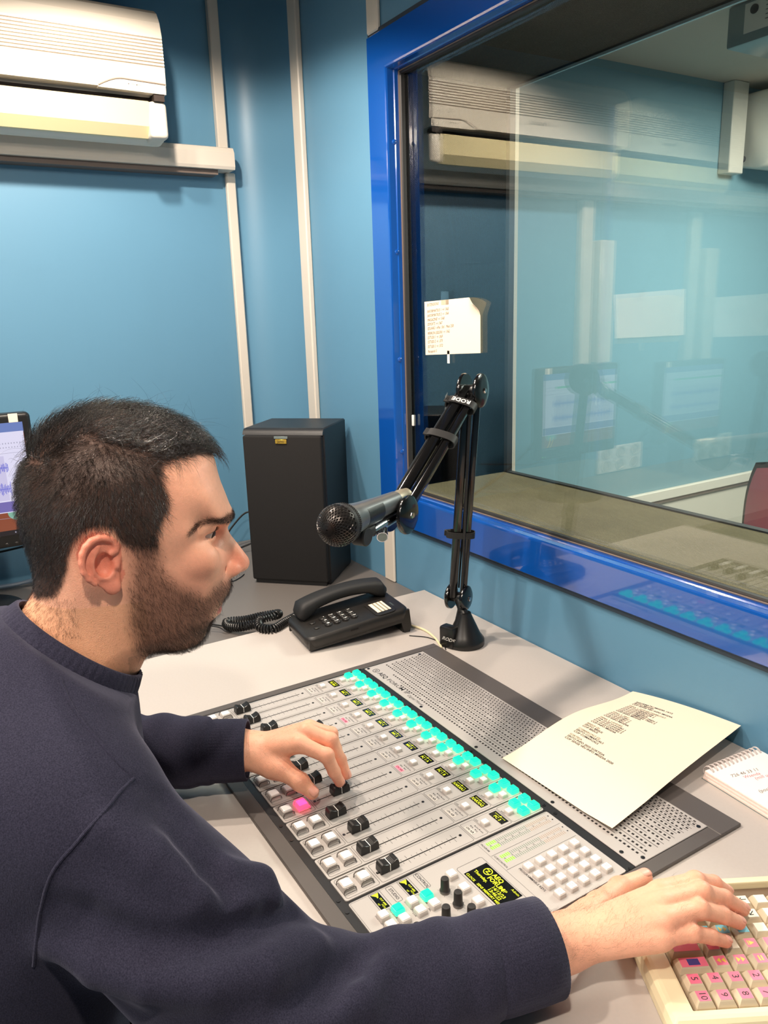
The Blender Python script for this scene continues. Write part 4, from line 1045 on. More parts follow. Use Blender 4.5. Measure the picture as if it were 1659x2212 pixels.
def strip_panel(first=False):
    """one channel, local x across (-18.8..18.8 mm), y as console, top at ZB"""
    c = MB(); hw = 18.9
    P = [(x*K, y*K) for x, y in ((-hw+2.5, 30), (hw-2.5, 30), (hw-.7, 30.8), (hw, 33), (hw, 314), (hw-.8, 316.3), (hw-3, 317), (-hw+3, 317), (-hw+.8, 316.3), (-hw, 314), (-hw, 33), (-hw+.7, 30.8))]
    c.prism(P, .0040, ZB, M['sil'])
    Z = ZB+.00006; lw = .00045; I = M['print']
    c.frame(-16.3*K, 33*K, 16.3*K, 75.5*K, lw, I, Z, .0018)
    c.frame(-16.3*K, 78.2*K, 16.3*K, 207.5*K, lw, I, Z, .0012)
    c.frame(-15.5*K, 209.5*K, 15.5*K, 229.5*K, lw, I, Z, .0012)
    c.frame(-16.0*K, 231.0*K, 16.0*K, 266.5*K, lw, I, Z, .0012)
    c.frame(-16.6*K, 268.0*K, 16.6*K, 316.0*K, lw, I, Z, .0014)
    c.line((0, 85*K), (0, 193*K), .0016, M['hole'], Z)
    for i in range(13):
        y = (100.5+7.3*i); L = 6.4 if i in (3, 6, 9, 12) else 3.6
        for s in (-1, 1): c.line((s*1.6*K, y*K), (s*(1.6+L-1)*K, y*K), lw, I, Z)
    for y in (81.6, 198.5): c.lathe([(.0019, 0), (.0019, .0004), (.0008, .0002)], M['steel'], 12, Matrix.Translation((0, y*K, ZB)))
    for i in range(2):
        for j in range(2):
            x = -7+9*i+3*j; y = 220.2+4.2*j
            c.add([((x+1.0*math.cos(a*PI/4))*K, (y+.9*math.sin(a*PI/4))*K, Z) for a in range(8)], [tuple(range(8))], I)
            c.text(['PFL', 'SYNC', 'EQ', 'GAIN'][i*2+j], (x+1.6)*K, (y-.4)*K, .0024, I, z=Z, bold=.02)
    c.text('CUE', -14*K, 232.6*K, .0026, I, z=Z, bold=.02); c.text('SELECT', -9.5*K, 269.8*K, .0024, I, z=Z, bold=.02); c.text('KEY 1', 4.6*K, 284.3*K, .0024, I, z=Z, bold=.02)
    c.text('ON', 8.5*K, 70.8*K, .0040, I, z=Z, bold=.02, align='CENTER')
    return c
def disp(mb_name): 
    c = MB().box((-13.5*K, -.0068, 0), (13.5*K, .0068, .0003), M['capdark'])
    return c
strips = []
base_parts = {}
for k in range(12):
    u0 = 40+40*k
    if k == 0:
        s = cc(strip_panel(), 'channel_strip')
    else:
        s = strips[0].copy(); COL.objects.link(s); s.parent = con
    s.location = (u0*K+.00005, 0, 0); strips.append(s)
    s['label'] = 'channel strip marked %s' % NAMES[k]
    def put(key, maker, loc, name, label=None):
        if key not in base_parts:
            o = cc(maker(), name, s); base_parts[key] = o
        else:
            o = base_parts[key].copy(); COL.objects.link(o); o.parent = s
            if 'label' in o: del o['label']
        o.location = loc
        if label: o['label'] = label
        return o
    put('fader', fader_cap_mesh, (0, FAD[k]*K, ZB), 'fader_cap')
    put('big', big_button, (0, 41*K, ZB), 'channel_button')
    if k == 7: put('bigl', lambda: big_button(True), (0, 63*K, ZB), 'channel_button', 'lit pink channel button')
    else: put('big', big_button, (0, 63*K, ZB), 'channel_button')
    put('sm', lambda: sq_button(.0100, .0052, M['btn'], M['cap']), (0, 236.8*K, ZB), 'cue_button')
    put('sm', lambda: sq_button(.0100, .0052, M['btn'], M['cap']), (-.5*K, 275.5*K, ZB), 'select_button')
    for i, (x, y) in enumerate(((-9.2, 292.5), (-10, 309.5), (7.6, 309.5), (8.6, 291.5))):
        if i == 3 and k != 11: put('sm', None, (x*K, y*K, ZB), 'routing_button')
        else: put('lit', lambda: sq_button(.0128, .0066, M['cyan'], M['cyanbase']), (x*K, y*K, ZB), 'routing_button', 'lit green button')
    lit = k in (3, 7)
    def oa():
        c = MB().rbox((-8.2*K, -3.0*K, 0), (8.2*K, 3.0*K, .0004), .0003, M['onairlit' if lit else 'onair'], seg=1, smooth=False)
        c.text('ON AIR', 0, 0, .0046, M['print'], z=.00046, align='CENTER', bold=.03, sx=.92); return c
    put('oal' if lit else 'oa', oa, (-1*K, 214.0*K, ZB), 'on_air_lamp', 'lit red on air lamp' if lit else None)
    c = MB().box((-12.6*K, -5.8*K, 0), (12.6*K, 5.8*K, .00035), M['screen'])
    c.text(NAMES[k], 0, -2.2*K, .0060, M['oled'], z=.0004, align='CENTER', bold=.02)
    c.line((-9*K, 2.6*K), (9*K, 2.6*K), .0005, M['oled'], .0004); c.quad([(-.2*K, 1.6*K, .00042), (1.2*K, 1.6*K, .00042), (1.2*K, 4.4*K, .00042), (-.2*K, 4.4*K, .00042)], M['oled'])
    for q in (-9, 9): c.line((q*K, 1.9*K), (q*K, 3.3*K), .0005, M['oled'], .0004)
    o = cc(c, 'channel_display', s); o.location = (-.5*K, 258.8*K, ZB)

# ---- master section
c = MB(); x0, x1 = 503.3, 632.8
P = [(x*K, y*K) for x, y in ((x0+2.5, 30), (x1-2.5, 30), (x1-.7, 30.8), (x1, 33), (x1, 314), (x1-.8, 316.3), (x1-3, 317), (x0+3, 317), (x0+.8, 316.3), (x0, 314), (x0, 33), (x0+.7, 30.8))]
c.prism(P, .0040, ZB, M['sil']); Z = ZB+.00006; I = M['print']; lw = .00045
c.frame(524*K, 159.5*K, 608*K, 195.8*K, lw, I, Z, .002)
c.frame(504.8*K, 31.5*K, 631*K, 205*K, .0003, I, Z, .001)
for u in (504.6, 530, 557.5): c.line((u*K, 206*K), (u*K, 314*K), lw, I, Z)
c.text('PROGRAM', 506.5*K, 209.2*K, .0034, I, z=Z, bold=.02); c.text('CUE/CONTROL', 531.5*K, 209.2*K, .0034, I, z=Z, bold=.02)
c.text('PROGRAMMABLE KEYS', 563*K, 219.5*K, .0042, I, z=Z, bold=.02)
for v, s in ((79.5, 'STUDIO'), (116.5, 'CONTROL')): c.text(s, 518*K, v*K, .0052, I, z=Z, align='CENTER', bold=.02); c.frame(505.5*K, (v-4)*K, 530.5*K, (v+4)*K, lw, I, Z, .0012)
for v in (61.0, 98.0):
    c.frame(504.5*K, (v-6.8)*K, 533*K, (v+7.6)*K, lw, I, Z, .0012)
for (u, v, s) in ((534, 46.5, 'AUDITION'), (534, 63.5, 'PROGRAM'), (552, 45.0, 'CUE'), (556, 61.2, 'SEL'), (534, 83.2, 'AUDITION'), (534, 101.6, 'PROGRAM'), (552, 82.0, 'CUE'), (556, 99.4, 'SEL'), (566, 60.5, 'MONITOR'), (578, 95.5, 'MONITOR')):
    c.text(s, u*K, v*K, .0035, I, z=Z, bold=.02)
ms = cc(c, 'master_panel', con, 'silver master section panel')
def mp(mb, name, loc=None, label=None):
    o = cc(mb, name, ms)
    if loc: o.location = loc
    if label: o['label'] = label
    return o
# level meters: four bars of lamps
for bi, u in enumerate((511.5, 519.5, 537.0, 545.5)):
    c = MB()
    for i in range(34):
        v = 215+2.78*i
        m_ = M['ledg'] if i < 5 else (M['ledoff'] if i < 22 else M['ledo'])
        w_ = 2.6; h_ = .85 if i < 5 else .42
        c.quad([((u-w_)*K, (v-h_)*K, .0001), ((u+w_)*K, (v-h_)*K, .0001), ((u+w_)*K, (v+h_)*K, .0001), ((u-w_)*K, (v+h_)*K, .0001)], m_)
    c.quad([((u-1)*K, 311*K, .0001), ((u+1)*K, 311*K, .0001), ((u+1)*K, 312.6*K, .0001), ((u-1)*K, 312.6*K, .0001)], M['print'])
    if bi % 2 == 0:
        for i in range(9): c.text('-'+'60 50 40 30 20 15 10 5 0'.split()[i], (u+4)*K, (217+11*i)*K, .0026, M['print'], z=.0001, align='CENTER')
    mp(c, 'level_meter', (0, 0, ZB), 'row of green and orange meter segments')
# programmable keys
proto = None
for i in range(4):
    for j in range(5):
        if proto is None: proto = mp(sq_button(.0112, .0060, M['btn'], M['cap']), 'programmable_key'); o = proto
        else: o = proto.copy(); COL.objects.link(o); o.parent = ms
        o.location = ((569.5+16.6*i)*K, (227.8+17.9*j)*K, ZB)
c = MB(); tx = {(0, 0): ('AUX', 'BT 1'), (1, 0): ('MIC', 'GRP'), (2, 0): ('MIC', '4 5'), (3, 0): ('SNAP', 'MIC'), (3, 1): ('SNAP', 'PHONE'), (3, 2): ('SNAP', 'INIT'), (3, 3): ('CODEC', 'LINE'), (3, 4): ('SNAP', 'OFF 1'), (0, 4): ('PAGE', 'NEXT')}
for (i, j), (a, b) in tx.items():
    for q, s in enumerate((a, b)): c.text(s, (569.5+16.6*i)*K, (227.8+17.9*j+1.3-2.6*q)*K, .0021, M['print'], z=ZB+.00606, align='CENTER')
mp(c, 'key_lettering')
# main display
c = MB().box((535.5*K, 162*K, 0), (597.5*K, 194.2*K, .0004), M['screen']); O = M['oled']; zt = .00045
c.tube([((548+5.0*math.cos(a*PI/14))*K, (186.5+5.0*math.sin(a*PI/14))*K, zt) for a in range(28)], .0006, O, 4, closed=True)
for q in ((544.6, 188.6, 549.6, 188.6), (549.6, 188.6, 546.2, 184.6), (546.2, 184.6, 551.6, 184.6)): c.line((q[0]*K, q[1]*K), (q[2]*K, q[3]*K), .0011, O, zt)
c.text('AEQ', 555*K, 188.6*K, .0080, O, z=zt, bold=.03); c.text('FORUM', 555*K, 181.5*K, .0076, O, z=zt, bold=.03); c.text('IP', 580*K, 181.8*K, .0066, O, z=zt)
c.text('Admin', 584*K, 190.5*K, .0046, O, z=zt); c.text('Thursday,', 538*K, 175.4*K, .0056, O, z=zt, bold=.02); c.text('14/12/23', 569*K, 175.4*K, .0060, O, z=zt, bold=.02); c.text('13:46:22', 569*K, 170*K, .0060, O, z=zt, bold=.02)
c.text('CLOCK', 537*K, 164.8*K, .0044, O, z=zt, bold=.02); c.text('SENS MEMORY MENU', 556*K, 164.8*K, .0044, O, z=zt, bold=.02)
mp(c, 'main_display', (0, 0, ZB), 'black display with yellow lettering')
for v in (61.0, 98.0):
    c = MB().box((506.5*K, (v-5.2)*K, 0), (531*K, (v+5.2)*K, .0004), M['screen'])
    for i in range(7): c.quad([((507+1.0*i)*K, (v-3.9+.9*min(i, 4))*K, .00045), ((508+1.0*i)*K, (v-3.9+.9*min(i, 4))*K, .00045), ((508+1.0*i)*K, (v+4.2-.5*i)*K, .00045), ((507+1.0*i)*K, (v+4.2-.5*i)*K, .00045)], O)
    c.text('CUT AIRE', 515*K, (v+2.4)*K, .0030, O, z=.00045, bold=.02); c.text('MON', 524*K, (v-.6)*K, .0030, O, z=.00045); c.text('HP', 521*K, (v-3.6)*K, .0030, O, z=.00045)
    mp(c, 'small_display', (0, 0, ZB), 'small black display with yellow marks')
for (u, v, lit) in ((541.5, 69.8, 1), (541.5, 107, 1), (541, 51.8, 0), (557, 51.5, 0), (557, 68, 0), (541, 88.4, 0), (557, 88.4, 0), (557, 106.3, 0), (571, 49.5, 0), (531.6, 147.5, 0), (556, 147.0, 0), (580, 147.5, 0), (603, 147.5, 0)):
    mp(sq_button(.0122, .0066, M['cyan'] if lit else M['btn'], M['cyanbase'] if lit else M['cap']), 'master_button', (u*K, v*K, ZB), 'lit green button' if lit else None)
kp = None
for (u, v) in ((546, 128), (570, 128), (580, 105.0), (594, 127.5), (603, 104.5), (584, 66), (604, 66)):
    if kp is None:
        c = MB().lathe([(.0058, 0), (.0058, .0022), (.0050, .0030), (.0046, .0160), (.0042, .0172), (.0030, .0174)], M['knob'], 26)
        c.lathe([(.0061, .0006), (.0061, .0020)], M['capdark'], 26); c.box((-.00025, -.0049, .003), (.00025, -.0040, .0168), M['rubber'])
        kp = mp(c, 'rotary_knob'); o = kp
    else: o = kp.copy(); COL.objects.link(o); o.parent = ms
    o.location = (u*K, v*K, ZB)
c = MB()
for (u, v) in ((546, 128), (570, 128), (580, 105.0), (594, 127.5), (603, 104.5), (584, 66)):
    for a in range(5):
        an = math.radians(-40+65*a); c.line(((u+6.6*math.cos(an))*K, (v+6.6*math.sin(an))*K), ((u+8.6*math.cos(an))*K, (v+8.6*math.sin(an))*K), .0003, M['print'], ZB+.00006)
mp(c, 'knob_scale')

# ================================================================== KEYBOARD (operator's left-to-right runs along +x' here)
ang = math.radians(60.9)   # direction along a row in the photo (5,4,3,2)
er = Vector((math.cos(ang), math.sin(ang), 0)); ed = Vector((math.sin(ang), -math.cos(ang), 0))   # er: row direction, ed: towards the camera
kb = empty('keyboard', (-.40, .55, .750)); tag(kb, 'cream programmable keyboard with pink, blue and cream keys under the man\'s right hand', 'keyboard')
O5 = Vector((-.3526, .5274, .750))   # centre of key 5
TK = Matrix(((er.x, ed.x, 0, O5.x), (er.y, ed.y, 0, O5.y), (0, 0, -1 if False else 1, O5.z), (0, 0, 0, 1)))
# x = along er (5 -> 4 -> 3), y = along ed (5 -> 10); note left-handed frame: fix faces by mirroring in y
TKm = TK
def kadd(mb, name, par=kb, label=None):
    # flip face winding because the frame mirrors
    mb.f = [f[::-1] for f in mb.f]
    return child(mb, name, par, label)
PX = .0191; PY = .0183
c = MB()
kx0, kx1, ky0, ky1 = -.0370, .262, -.132, .043
vs = []; lev = [(0, 0), (.010, .0), (.0175, .002), (.0200, .005), (.0205, .0085)]
for z, d in lev: vs += [(kx0+d, ky0+d, z), (kx1-d, ky0+d, z), (kx1-d, ky1-d, z), (kx0+d, ky1-d, z)]
n = 4; fs = [(i*4+j, i*4+(j+1) % 4, (i+1)*4+(j+1) % 4, (i+1)*4+j) for i in range(len(lev)-1) for j in range(4)]
# rim then well
wx0, wx1, wy0, wy1 = -.0125, kx1-.02, -.1195, .0285
m_ = len(vs); vs += [(wx0, wy0, .0200), (wx1, wy0, .0200), (wx1, wy1, .0200), (wx0, wy1, .0200), (wx0, wy0, .010), (wx1, wy0, .010), (wx1, wy1, .010), (wx0, wy1, .010)]
L0 = (len(lev)-1)*4
for j in range(4): fs.append((L0+j, L0+(j+1) % 4, m_+(j+1) % 4, m_+j)); fs.append((m_+j, m_+(j+1) % 4, m_+4+(j+1) % 4, m_+4+j))
fs.append(tuple(range(m_+4, m_+8))); fs.append((3, 2, 1, 0))
c.add(vs, fs, M['kbcase'], False, TKm)
case = kadd(c, 'keyboard_case')
mod = case.modifiers.new('bev', 'BEVEL'); mod.width = .0018; mod.segments = 2; mod.limit_method = 'ANGLE'; mod.angle_limit = math.radians(40)
kadd(MB().box((wx0+.0005, wy0+.0005, .0102), (wx1-.0005, wy1-.0005, .0125), M['kbbed'], TKm), 'key_bed')
def key(ix, iy, mat, txt='', wid=1, sym=None, tm='ink', name='key'):
    c = MB(); x = ix*PX+(wid-1)*PX/2; y = iy*PY
    w_, h_ = (wid*PX-.0008)/2, (PY-.0008)/2
    lv = [(.0120, 0, 0), (.0185, .0006, .0006), (.0230, .0028, .0026), (.0240, .0036, .0034)]
    vs = []
    for z, dx, dy in lv: vs += [(x-w_+dx, y-h_+dy, z), (x+w_-dx, y-h_+dy, z), (x+w_-dx, y+h_-dy, z), (x-w_+dx, y+h_-dy, z)]
    fs = [(i*4+j, i*4+(j+1) % 4, (i+1)*4+(j+1) % 4, (i+1)*4+j) for i in range(3) for j in range(4)] + [(12, 13, 14, 15)]
    c.add(vs, fs, M['keycap'], False, TKm)
    q = .0038
    c.quad([(x-w_+q, y-h_+q*.9, .02408), (x+w_-q, y-h_+q*.9, .02408), (x+w_-q, y+h_-q*.9, .02408), (x-w_+q, y+h_-q*.9, .02408)], mat, TKm)
    zt = .02420
    # lettering: reading direction = +y (towards camera), up = +x
    Tt = TKm @ Matrix(((0, 1, 0, x), (1, 0, 0, y), (0, 0, 1, zt), (0, 0, 0, 1)))
    f0 = len(c.f)
    if txt: c.text(txt, 0, 0, .0088 if len(txt) < 3 else .003, M[tm], align='CENTER', T=Tt)
    if sym: sym(c, Tt)
    for i in range(f0, len(c.f)): c.f[i] = c.f[i][::-1]
    return kadd(c, name, case)
def tri(c, T, cx, cy, s, mat, d=1): c.add([(cx-s*.7*d, cy-s, 0), (cx+s*.8*d, cy, 0), (cx-s*.7*d, cy+s, 0)], [(0, 1, 2) if d > 0 else (2, 1, 0)], mat, T=T)
def s_rw(c, T):     # double triangles along the row direction (local T: x = reading, y = up=row dir)
    for o in (-.0022, .0022): c.add([(-.0030, o-.0018, 0), (.0030, o-.0018, 0), (0, o-.0018-(-.0036), 0)][::-1], [(0, 1, 2)], M['kyel'], T=T)
def s_fw(c, T):
    for o in (-.0022, .0022): c.add([(-.0030, o+.0018, 0), (.0030, o+.0018, 0), (0, o-.0018, 0)], [(0, 1, 2)], M['kyel'], T=T)
def s_up(c, T): c.add([(-.0028, -.002, 0), (.0028, -.002, 0), (0, .0030, 0)], [(0, 1, 2)], M['kyel'], T=T); c.line((-.0028, -.0032), (.0028, -.0032), .0009, M['kyel'], 0, T)
def s_bars(c, T):
    for o in (-.0015, .0012): c.line((-.003, o), (.003, o), .0013, M['kyel'], 0, T)
def s_blue(c, T): c.quad([(-.0036, -.0055, 0), (.0036, -.0055, 0), (.0036, .0055, 0), (-.0036, .0055, 0)], M['kblue'], T)
def arrow(dx, dy):
    def f(c, T):
        n = Vector((-dy, dx)); a = Vector((dx, dy)); L = .0036
        c.line(tuple(-a*L), tuple(a*L), .0009, M['ink'], 0, T)
        for s in (-1, 1): c.line(tuple(a*L), tuple(a*L*.2+n*s*L*.7), .0009, M['ink'], 0, T)
    return f
for i, n_ in enumerate('5 4 3 2 1'.split()): key(i, 0, M['kpink'], n_)
for i, n_ in enumerate('10 9 8 7 6'.split()): key(i, 1, M['kpink'], n_)
key(0, -1, M['kpink'], sym=s_blue, wid=1.75); 
for i, sy in enumerate((s_fw, s_rw, s_bars, None)): key(1.75+i*1.0, -1, M['kpink'], sym=sy)
key(0, -2, M['kpink'], wid=1.75); key(1.75, -2, M['kpink']); key(2.75, -2, M['kcream']); key(3.75, -2, M['kpink'], sym=s_up); key(4.75, -2, M['kpink'])
key(0.75, -3, M['kpink']); key(1.75, -3, M['kcyan'], sym=s_rw); key(2.75, -3, M['kcyan'], sym=s_rw); key(3.75, -3, M['kcyan'], sym=s_up); key(4.75, -3, M['kcream'])
key(1.75, -4, M['kcyan']); key(2.75, -4, M['kcyan']); key(3.75, -4, M['kcyan'], sym=s_up); key(4.75, -4, M['kcream'], sym=arrow(.7, -.7))
key(1.75, -5, M['kcyan']); key(2.75, -5, M['kcyan']); key(3.75, -5, M['kcyan']); key(4.75, -5, M['kcream'], sym=arrow(0, -1)) 
key(0, -3, M['kcream']) ; key(.75, -4, M['kcream']); key(.75, -5, M['kcream'])

for iy in range(-5, 2):
    x = 5.75 if iy < 0 else 5
    while x < 12.0: key(x, iy, M['kcream']); x += 1
# ================================================================== PERSON
# ---- signed-distance meshing on a sparse grid (vectorised surface nets)
def sdf_mesh(fun, lo, hi, res, coarse=5, slack=1.35):
    lo = np.array(lo, float); hi = np.array(hi, float)
    step = res*2**coarse
    n = np.ceil((hi-lo)/step).astype(int)
    g = np.stack(np.meshgrid(*[np.arange(k) for k in n], indexing='ij'), -1).reshape(-1, 3)
    s = step; lev = coarse
    while True:
        ctr = lo + (g+.5)*s
        d = np.abs(fun(ctr))
        g = g[d < s*.8661*slack + (0.004 if lev > 0 else 0)]
        if lev == 0: break
        o = np.array([[i, j, k] for i in (0, 1) for j in (0, 1) for k in (0, 1)])
        g = (g[:, None, :]*2+o[None]).reshape(-1, 3); s /= 2; lev -= 1
    S = 1 << 20
    def keyof(a): return (a[:, 0].astype(np.int64)*S + a[:, 1])*S + a[:, 2]
    o = np.array([[i, j, k] for i in (0, 1) for j in (0, 1) for k in (0, 1)])
    corners = (g[:, None, :]+o[None]).reshape(-1, 3)
    ck = keyof(corners); uk, first, inv = np.unique(ck, return_index=True, return_inverse=True)
    uc = corners[first]; val = fun(lo+uc*res)
    cv = val[inv.reshape(-1)].reshape(-1, 8)
    sg = cv < 0; act = sg.any(1) & ~sg.all(1)
    g = g[act]; cv = cv[act]; gk = keyof(g); order = np.argsort(gk); g = g[order]; cv = cv[order]; gk = gk[order]
    acc = np.zeros((len(g), 3)); cnt = np.zeros(len(g))
    E12 = [(0, 1), (0, 2), (0, 4), (1, 3), (1, 5), (2, 3), (2, 6), (3, 7), (4, 5), (4, 6), (5, 7), (6, 7)]
    for a, b in E12:
        m = (cv[:, a] < 0) != (cv[:, b] < 0)
        t = np.where(m, cv[:, a]/np.where(m, cv[:, a]-cv[:, b], 1), 0)
        p = o[a]+(o[b]-o[a])*t[:, None]; acc[m] += p[m]; cnt[m] += 1
    V = lo + (g+acc/cnt[:, None])*res
    faces = []
    def find(a):
        k = keyof(a); i = np.searchsorted(gk, k); i[i >= len(gk)] = 0; return i, gk[i] == k
    for ax in range(3):
        b1, b2 = [(1, 2), (2, 0), (0, 1)][ax]
        c1 = [0, 0, 0]; c1[ax] = 1; i1 = c1[0]*4+c1[1]*2+c1[2]
        m = (cv[:, 0] < 0) != (cv[:, i1] < 0)
        base = g[m]; neg = cv[m, 0] < 0; i0 = np.nonzero(m)[0]
        d1 = np.zeros(3, int); d1[b1] = 1; d2 = np.zeros(3, int); d2[b2] = 1
        ia, oa = find(base-d1); ib, ob = find(base-d2); ic, oc = find(base-d1-d2)
        ok = oa & ob & oc
        q = np.stack([i0, ia, ic, ib], 1)[ok]; ng = neg[ok]
        q[ng] = q[ng][:, ::-1]
        faces.append(q[:, ::-1])
    return V, np.concatenate(faces)

def smooth_verts(V, Fq, it=2, lam=.5):
    n = len(V); e = np.concatenate([Fq[:, [0, 1]], Fq[:, [1, 2]], Fq[:, [2, 3]], Fq[:, [3, 0]]])
    for _ in range(it):
        acc = np.zeros_like(V); cnt = np.zeros(n)
        np.add.at(acc, e[:, 0], V[e[:, 1]]); np.add.at(acc, e[:, 1], V[e[:, 0]]); np.add.at(cnt, e[:, 0], 1); np.add.at(cnt, e[:, 1], 1)
        V = V + lam*(acc/np.maximum(cnt, 1)[:, None]-V)
    return V

def quads_obj(name, V, Fq, mats, parent=None, col=None, smooth=True):
    me = bpy.data.meshes.new(name); nv, nf = len(V), len(Fq); k = Fq.shape[1]
    me.vertices.add(nv); me.vertices.foreach_set('co', V.astype(np.float32).ravel())
    me.loops.add(nf*k); me.loops.foreach_set('vertex_index', Fq.astype(np.int32).ravel())
    me.polygons.add(nf); me.polygons.foreach_set('loop_start', np.arange(nf, dtype=np.int32)*k)
    try: me.polygons.foreach_set('loop_total', np.full(nf, k, dtype=np.int32))
    except Exception: pass
    me.polygons.foreach_set('use_smooth', np.full(nf, smooth))
    for m in mats: me.materials.append(m)
    me.update(calc_edges=True)
    if col is not None:
        a = me.color_attributes.new('tone', 'FLOAT_COLOR', 'POINT'); a.data.foreach_set('color', col.astype(np.float32).ravel())
    me.validate()
    o = bpy.data.objects.new(name, me); link(o, parent); return o

def ellip(P, c, r, R=None):
    q = P-np.array(c)
    if R is not None: q = q@R
    r = np.array(r); k0 = np.linalg.norm(q/r, axis=1); k1 = np.linalg.norm(q/(r*r), axis=1)
    return k0*(k0-1)/np.maximum(k1, 1e-9)
def caps(P, a, b, ra, rb=None):
    a = np.array(a, float); b = np.array(b, float); rb = ra if rb is None else rb
    ab = b-a; h = np.clip(((P-a)@ab)/max(ab@ab, 1e-12), 0, 1)
    return np.linalg.norm(P-a-h[:, None]*ab, axis=1)-(ra+(rb-ra)*h)
def smin(a, b, k):
    h = np.clip(.5+.5*(b-a)/k, 0, 1); return b+(a-b)*h-k*h*(1-h)
def smax(a, b, k): return -smin(-a, -b, k)
def chain(P, pts, rad, k=.002):
    d = None
    for i in range(len(pts)-1):
        q = caps(P, pts[i], pts[i+1], rad[i], rad[i+1]); d = q if d is None else smin(d, q, k)
    return d

# ---- head frame: s forward, w towards his right ear, z up (millimetres)
HP = np.array([-.7600, .1605, 1.1796]); HF = np.array([.20668, .97841, 0.0]); HW = np.array([.97841, -.20668, 0.0]); HU = np.array([0, 0, 1.0])
def to_head(P): q = (P-HP)*1000; return np.stack([q@HF, q@HW, q@HU], 1)
def from_head(Q): return HP + (Q[:, :1]*HF+Q[:, 1:2]*HW+Q[:, 2:3]*HU)*.001
PROF = [(88.8, 66.0), (91.4, 58.7), (94.2, 37.6), (99.3, 20.7), (103.3, 6.2), (105.0, -1.8), (102.1, -8.4), (98.3, -15.3), (100.5, -23.0), (104.3, -29.0), (109.2, -37.1), (115.7, -48.1), (117.6, -56.0), (115.7, -62.4), (108.6, -66.0), (100.8, -66.7), (97.2, -69.4), (97.7, -76.2), (94.6, -83.9), (87.3, -91.1), (86.0, -95.5), (82.9, -97.6), (85.5, -101.1), (81.3, -105.6), (73.6, -111.1), (70.2, -116.8), (68.7, -123.3), (64.1, -132.0), (56.0, -137.3), (46.2, -139.8), (31.4, -137.1), (15.1, -132.6), (6.3, -138.2), (-1.1, -151.9), (-9.6, -163.3), (-18.9, -181.3), (-26.8, -211.5), (-33.4, -242.3), (-161.9, -201.7), (-156.4, -150.4), (-134.8, -113.9), (-119.3, -96.8), (-106.7, -79.7), (-96.8, -67.1), (-90.7, -58.5), (-88.0, -50.4), (-87.1, -30.8), (-88.5, -5.2), (-91.3, 15.5), (-90.7, 37.8), (-86.8, 55.1), (-78.7, 72.0), (-67.8, 88.4), (-54.4, 99.3), (-37.2, 107.8), (-16.3, 112.4), (8.5, 112.1), (33.3, 106.4), (58.3, 95.7), (76.8, 81.6)]
def poly_sdf(P, poly):
    poly = np.array(poly); n = len(poly); d = np.full(len(P), 1e9); ins = np.zeros(len(P), bool)
    for i in range(n):
        a = poly[i]; b = poly[(i+1) % n]; ab = b-a; ap = P-a
        h = np.clip((ap@ab)/max(ab@ab, 1e-9), 0, 1); d = np.minimum(d, np.linalg.norm(ap-h[:, None]*ab, axis=1))
        c1 = (a[1] <= P[:, 1]) != (b[1] <= P[:, 1])
        with np.errstate(divide='ignore', invalid='ignore'):
            xx = a[0]+(P[:, 1]-a[1])/(b[1]-a[1] if b[1] != a[1] else 1e-9)*(b[0]-a[0])
        ins ^= c1 & (P[:, 0] < xx)
    return np.where(ins, -d, d)
def smooth_poly(p, it=1, keep=.5):
    p = np.array(p, float)
    for _ in range(it):   # Chaikin
        q = np.roll(p, -1, 0); p = np.stack([p*.75+q*.25, p*.25+q*.75], 1).reshape(-1, 2)
    return p
PROFS = smooth_poly(PROF, 1)
# half-width W and rounding depth K at control points (s, z, W, K)
WK = np.array([(0, 60, 74, 66), (-41, 80, 66, 60), (-46, 42, 76, 62), (-70, 44, 68, 55), (-72, 0, 66, 50), (40, 82, 62, 50), (30, 34, 74, 45), (62, 34, 66, 34), (84, 34, 58, 26), (57, 0, 66, 30), (86, 9, 56, 22), (98, -1, 40, 12),
 (72, -12, 43, 14), (65, -12, 52, 16), (60, -14, 58, 18), (81, -12, 30, 11), (89, -14, 21, 9), (66, 5, 55, 16), (80, -30, 39, 11), (70, -30, 52, 14), (54, -38, 62, 22), (28, -25, 68, 30), (-3, -20, 71, 40), (-35, -40, 68, 40), (-68, -38, 60, 40), (6, -62, 67, 36), (-5, -100, 60, 34), (20, -108, 55, 26), (46, -108, 46, 22), (60, -126, 27, 18), (75, -94, 34, 13), (60, -86, 46, 18),
 (42, -64, 60, 22), (89, -72, 24, 9), (80, -60, 38, 10), (95.5, -15, 17, 8), (100.5, -25, 9.5, 7), (93, -22, 15, 8), (88, -32, 26, 9), (80, -36, 46, 12), (104, -36, 10, 7.5), (110, -48, 11.5, 8.5), (114, -58, 12, 9.5), (106, -61, 13.5, 8), (97, -58, 15, 8), (97, -45, 12.5, 8), (92, -50, 21, 8), (86, -44, 38, 9), (90, -62, 24, 8),
 (-50, -86, 58, 44), (-80, -76, 52, 40), (-24, -135, 57, 48), (-62, -158, 58, 55), (-107, -113, 52, 45), (-36, -200, 60, 55), (-96, -188, 60, 55), (94, -78, 19, 8), (84, -84, 28, 10), (83, -96, 23, 9), (76, -105, 27, 11), (68, -118, 24, 12), (38, -130, 38, 22), (10, -124, 50, 30), (60, 95, 40, 35), (80, 70, 46, 30), (-60, 95, 45, 45), (0, 105, 60, 60), (102, 5, 34, 10), (94, 40, 46, 22), (45, -135, 26, 16), (20, -132, 40, 24)], float)
gs = np.arange(-170, 150, 1.0); gz = np.arange(-250, 135, 1.0)
GS, GZ = np.meshgrid(gs, gz, indexing='ij'); GP = np.stack([GS.ravel(), GZ.ravel()], 1)
G2 = poly_sdf(GP, PROFS).reshape(GS.shape)
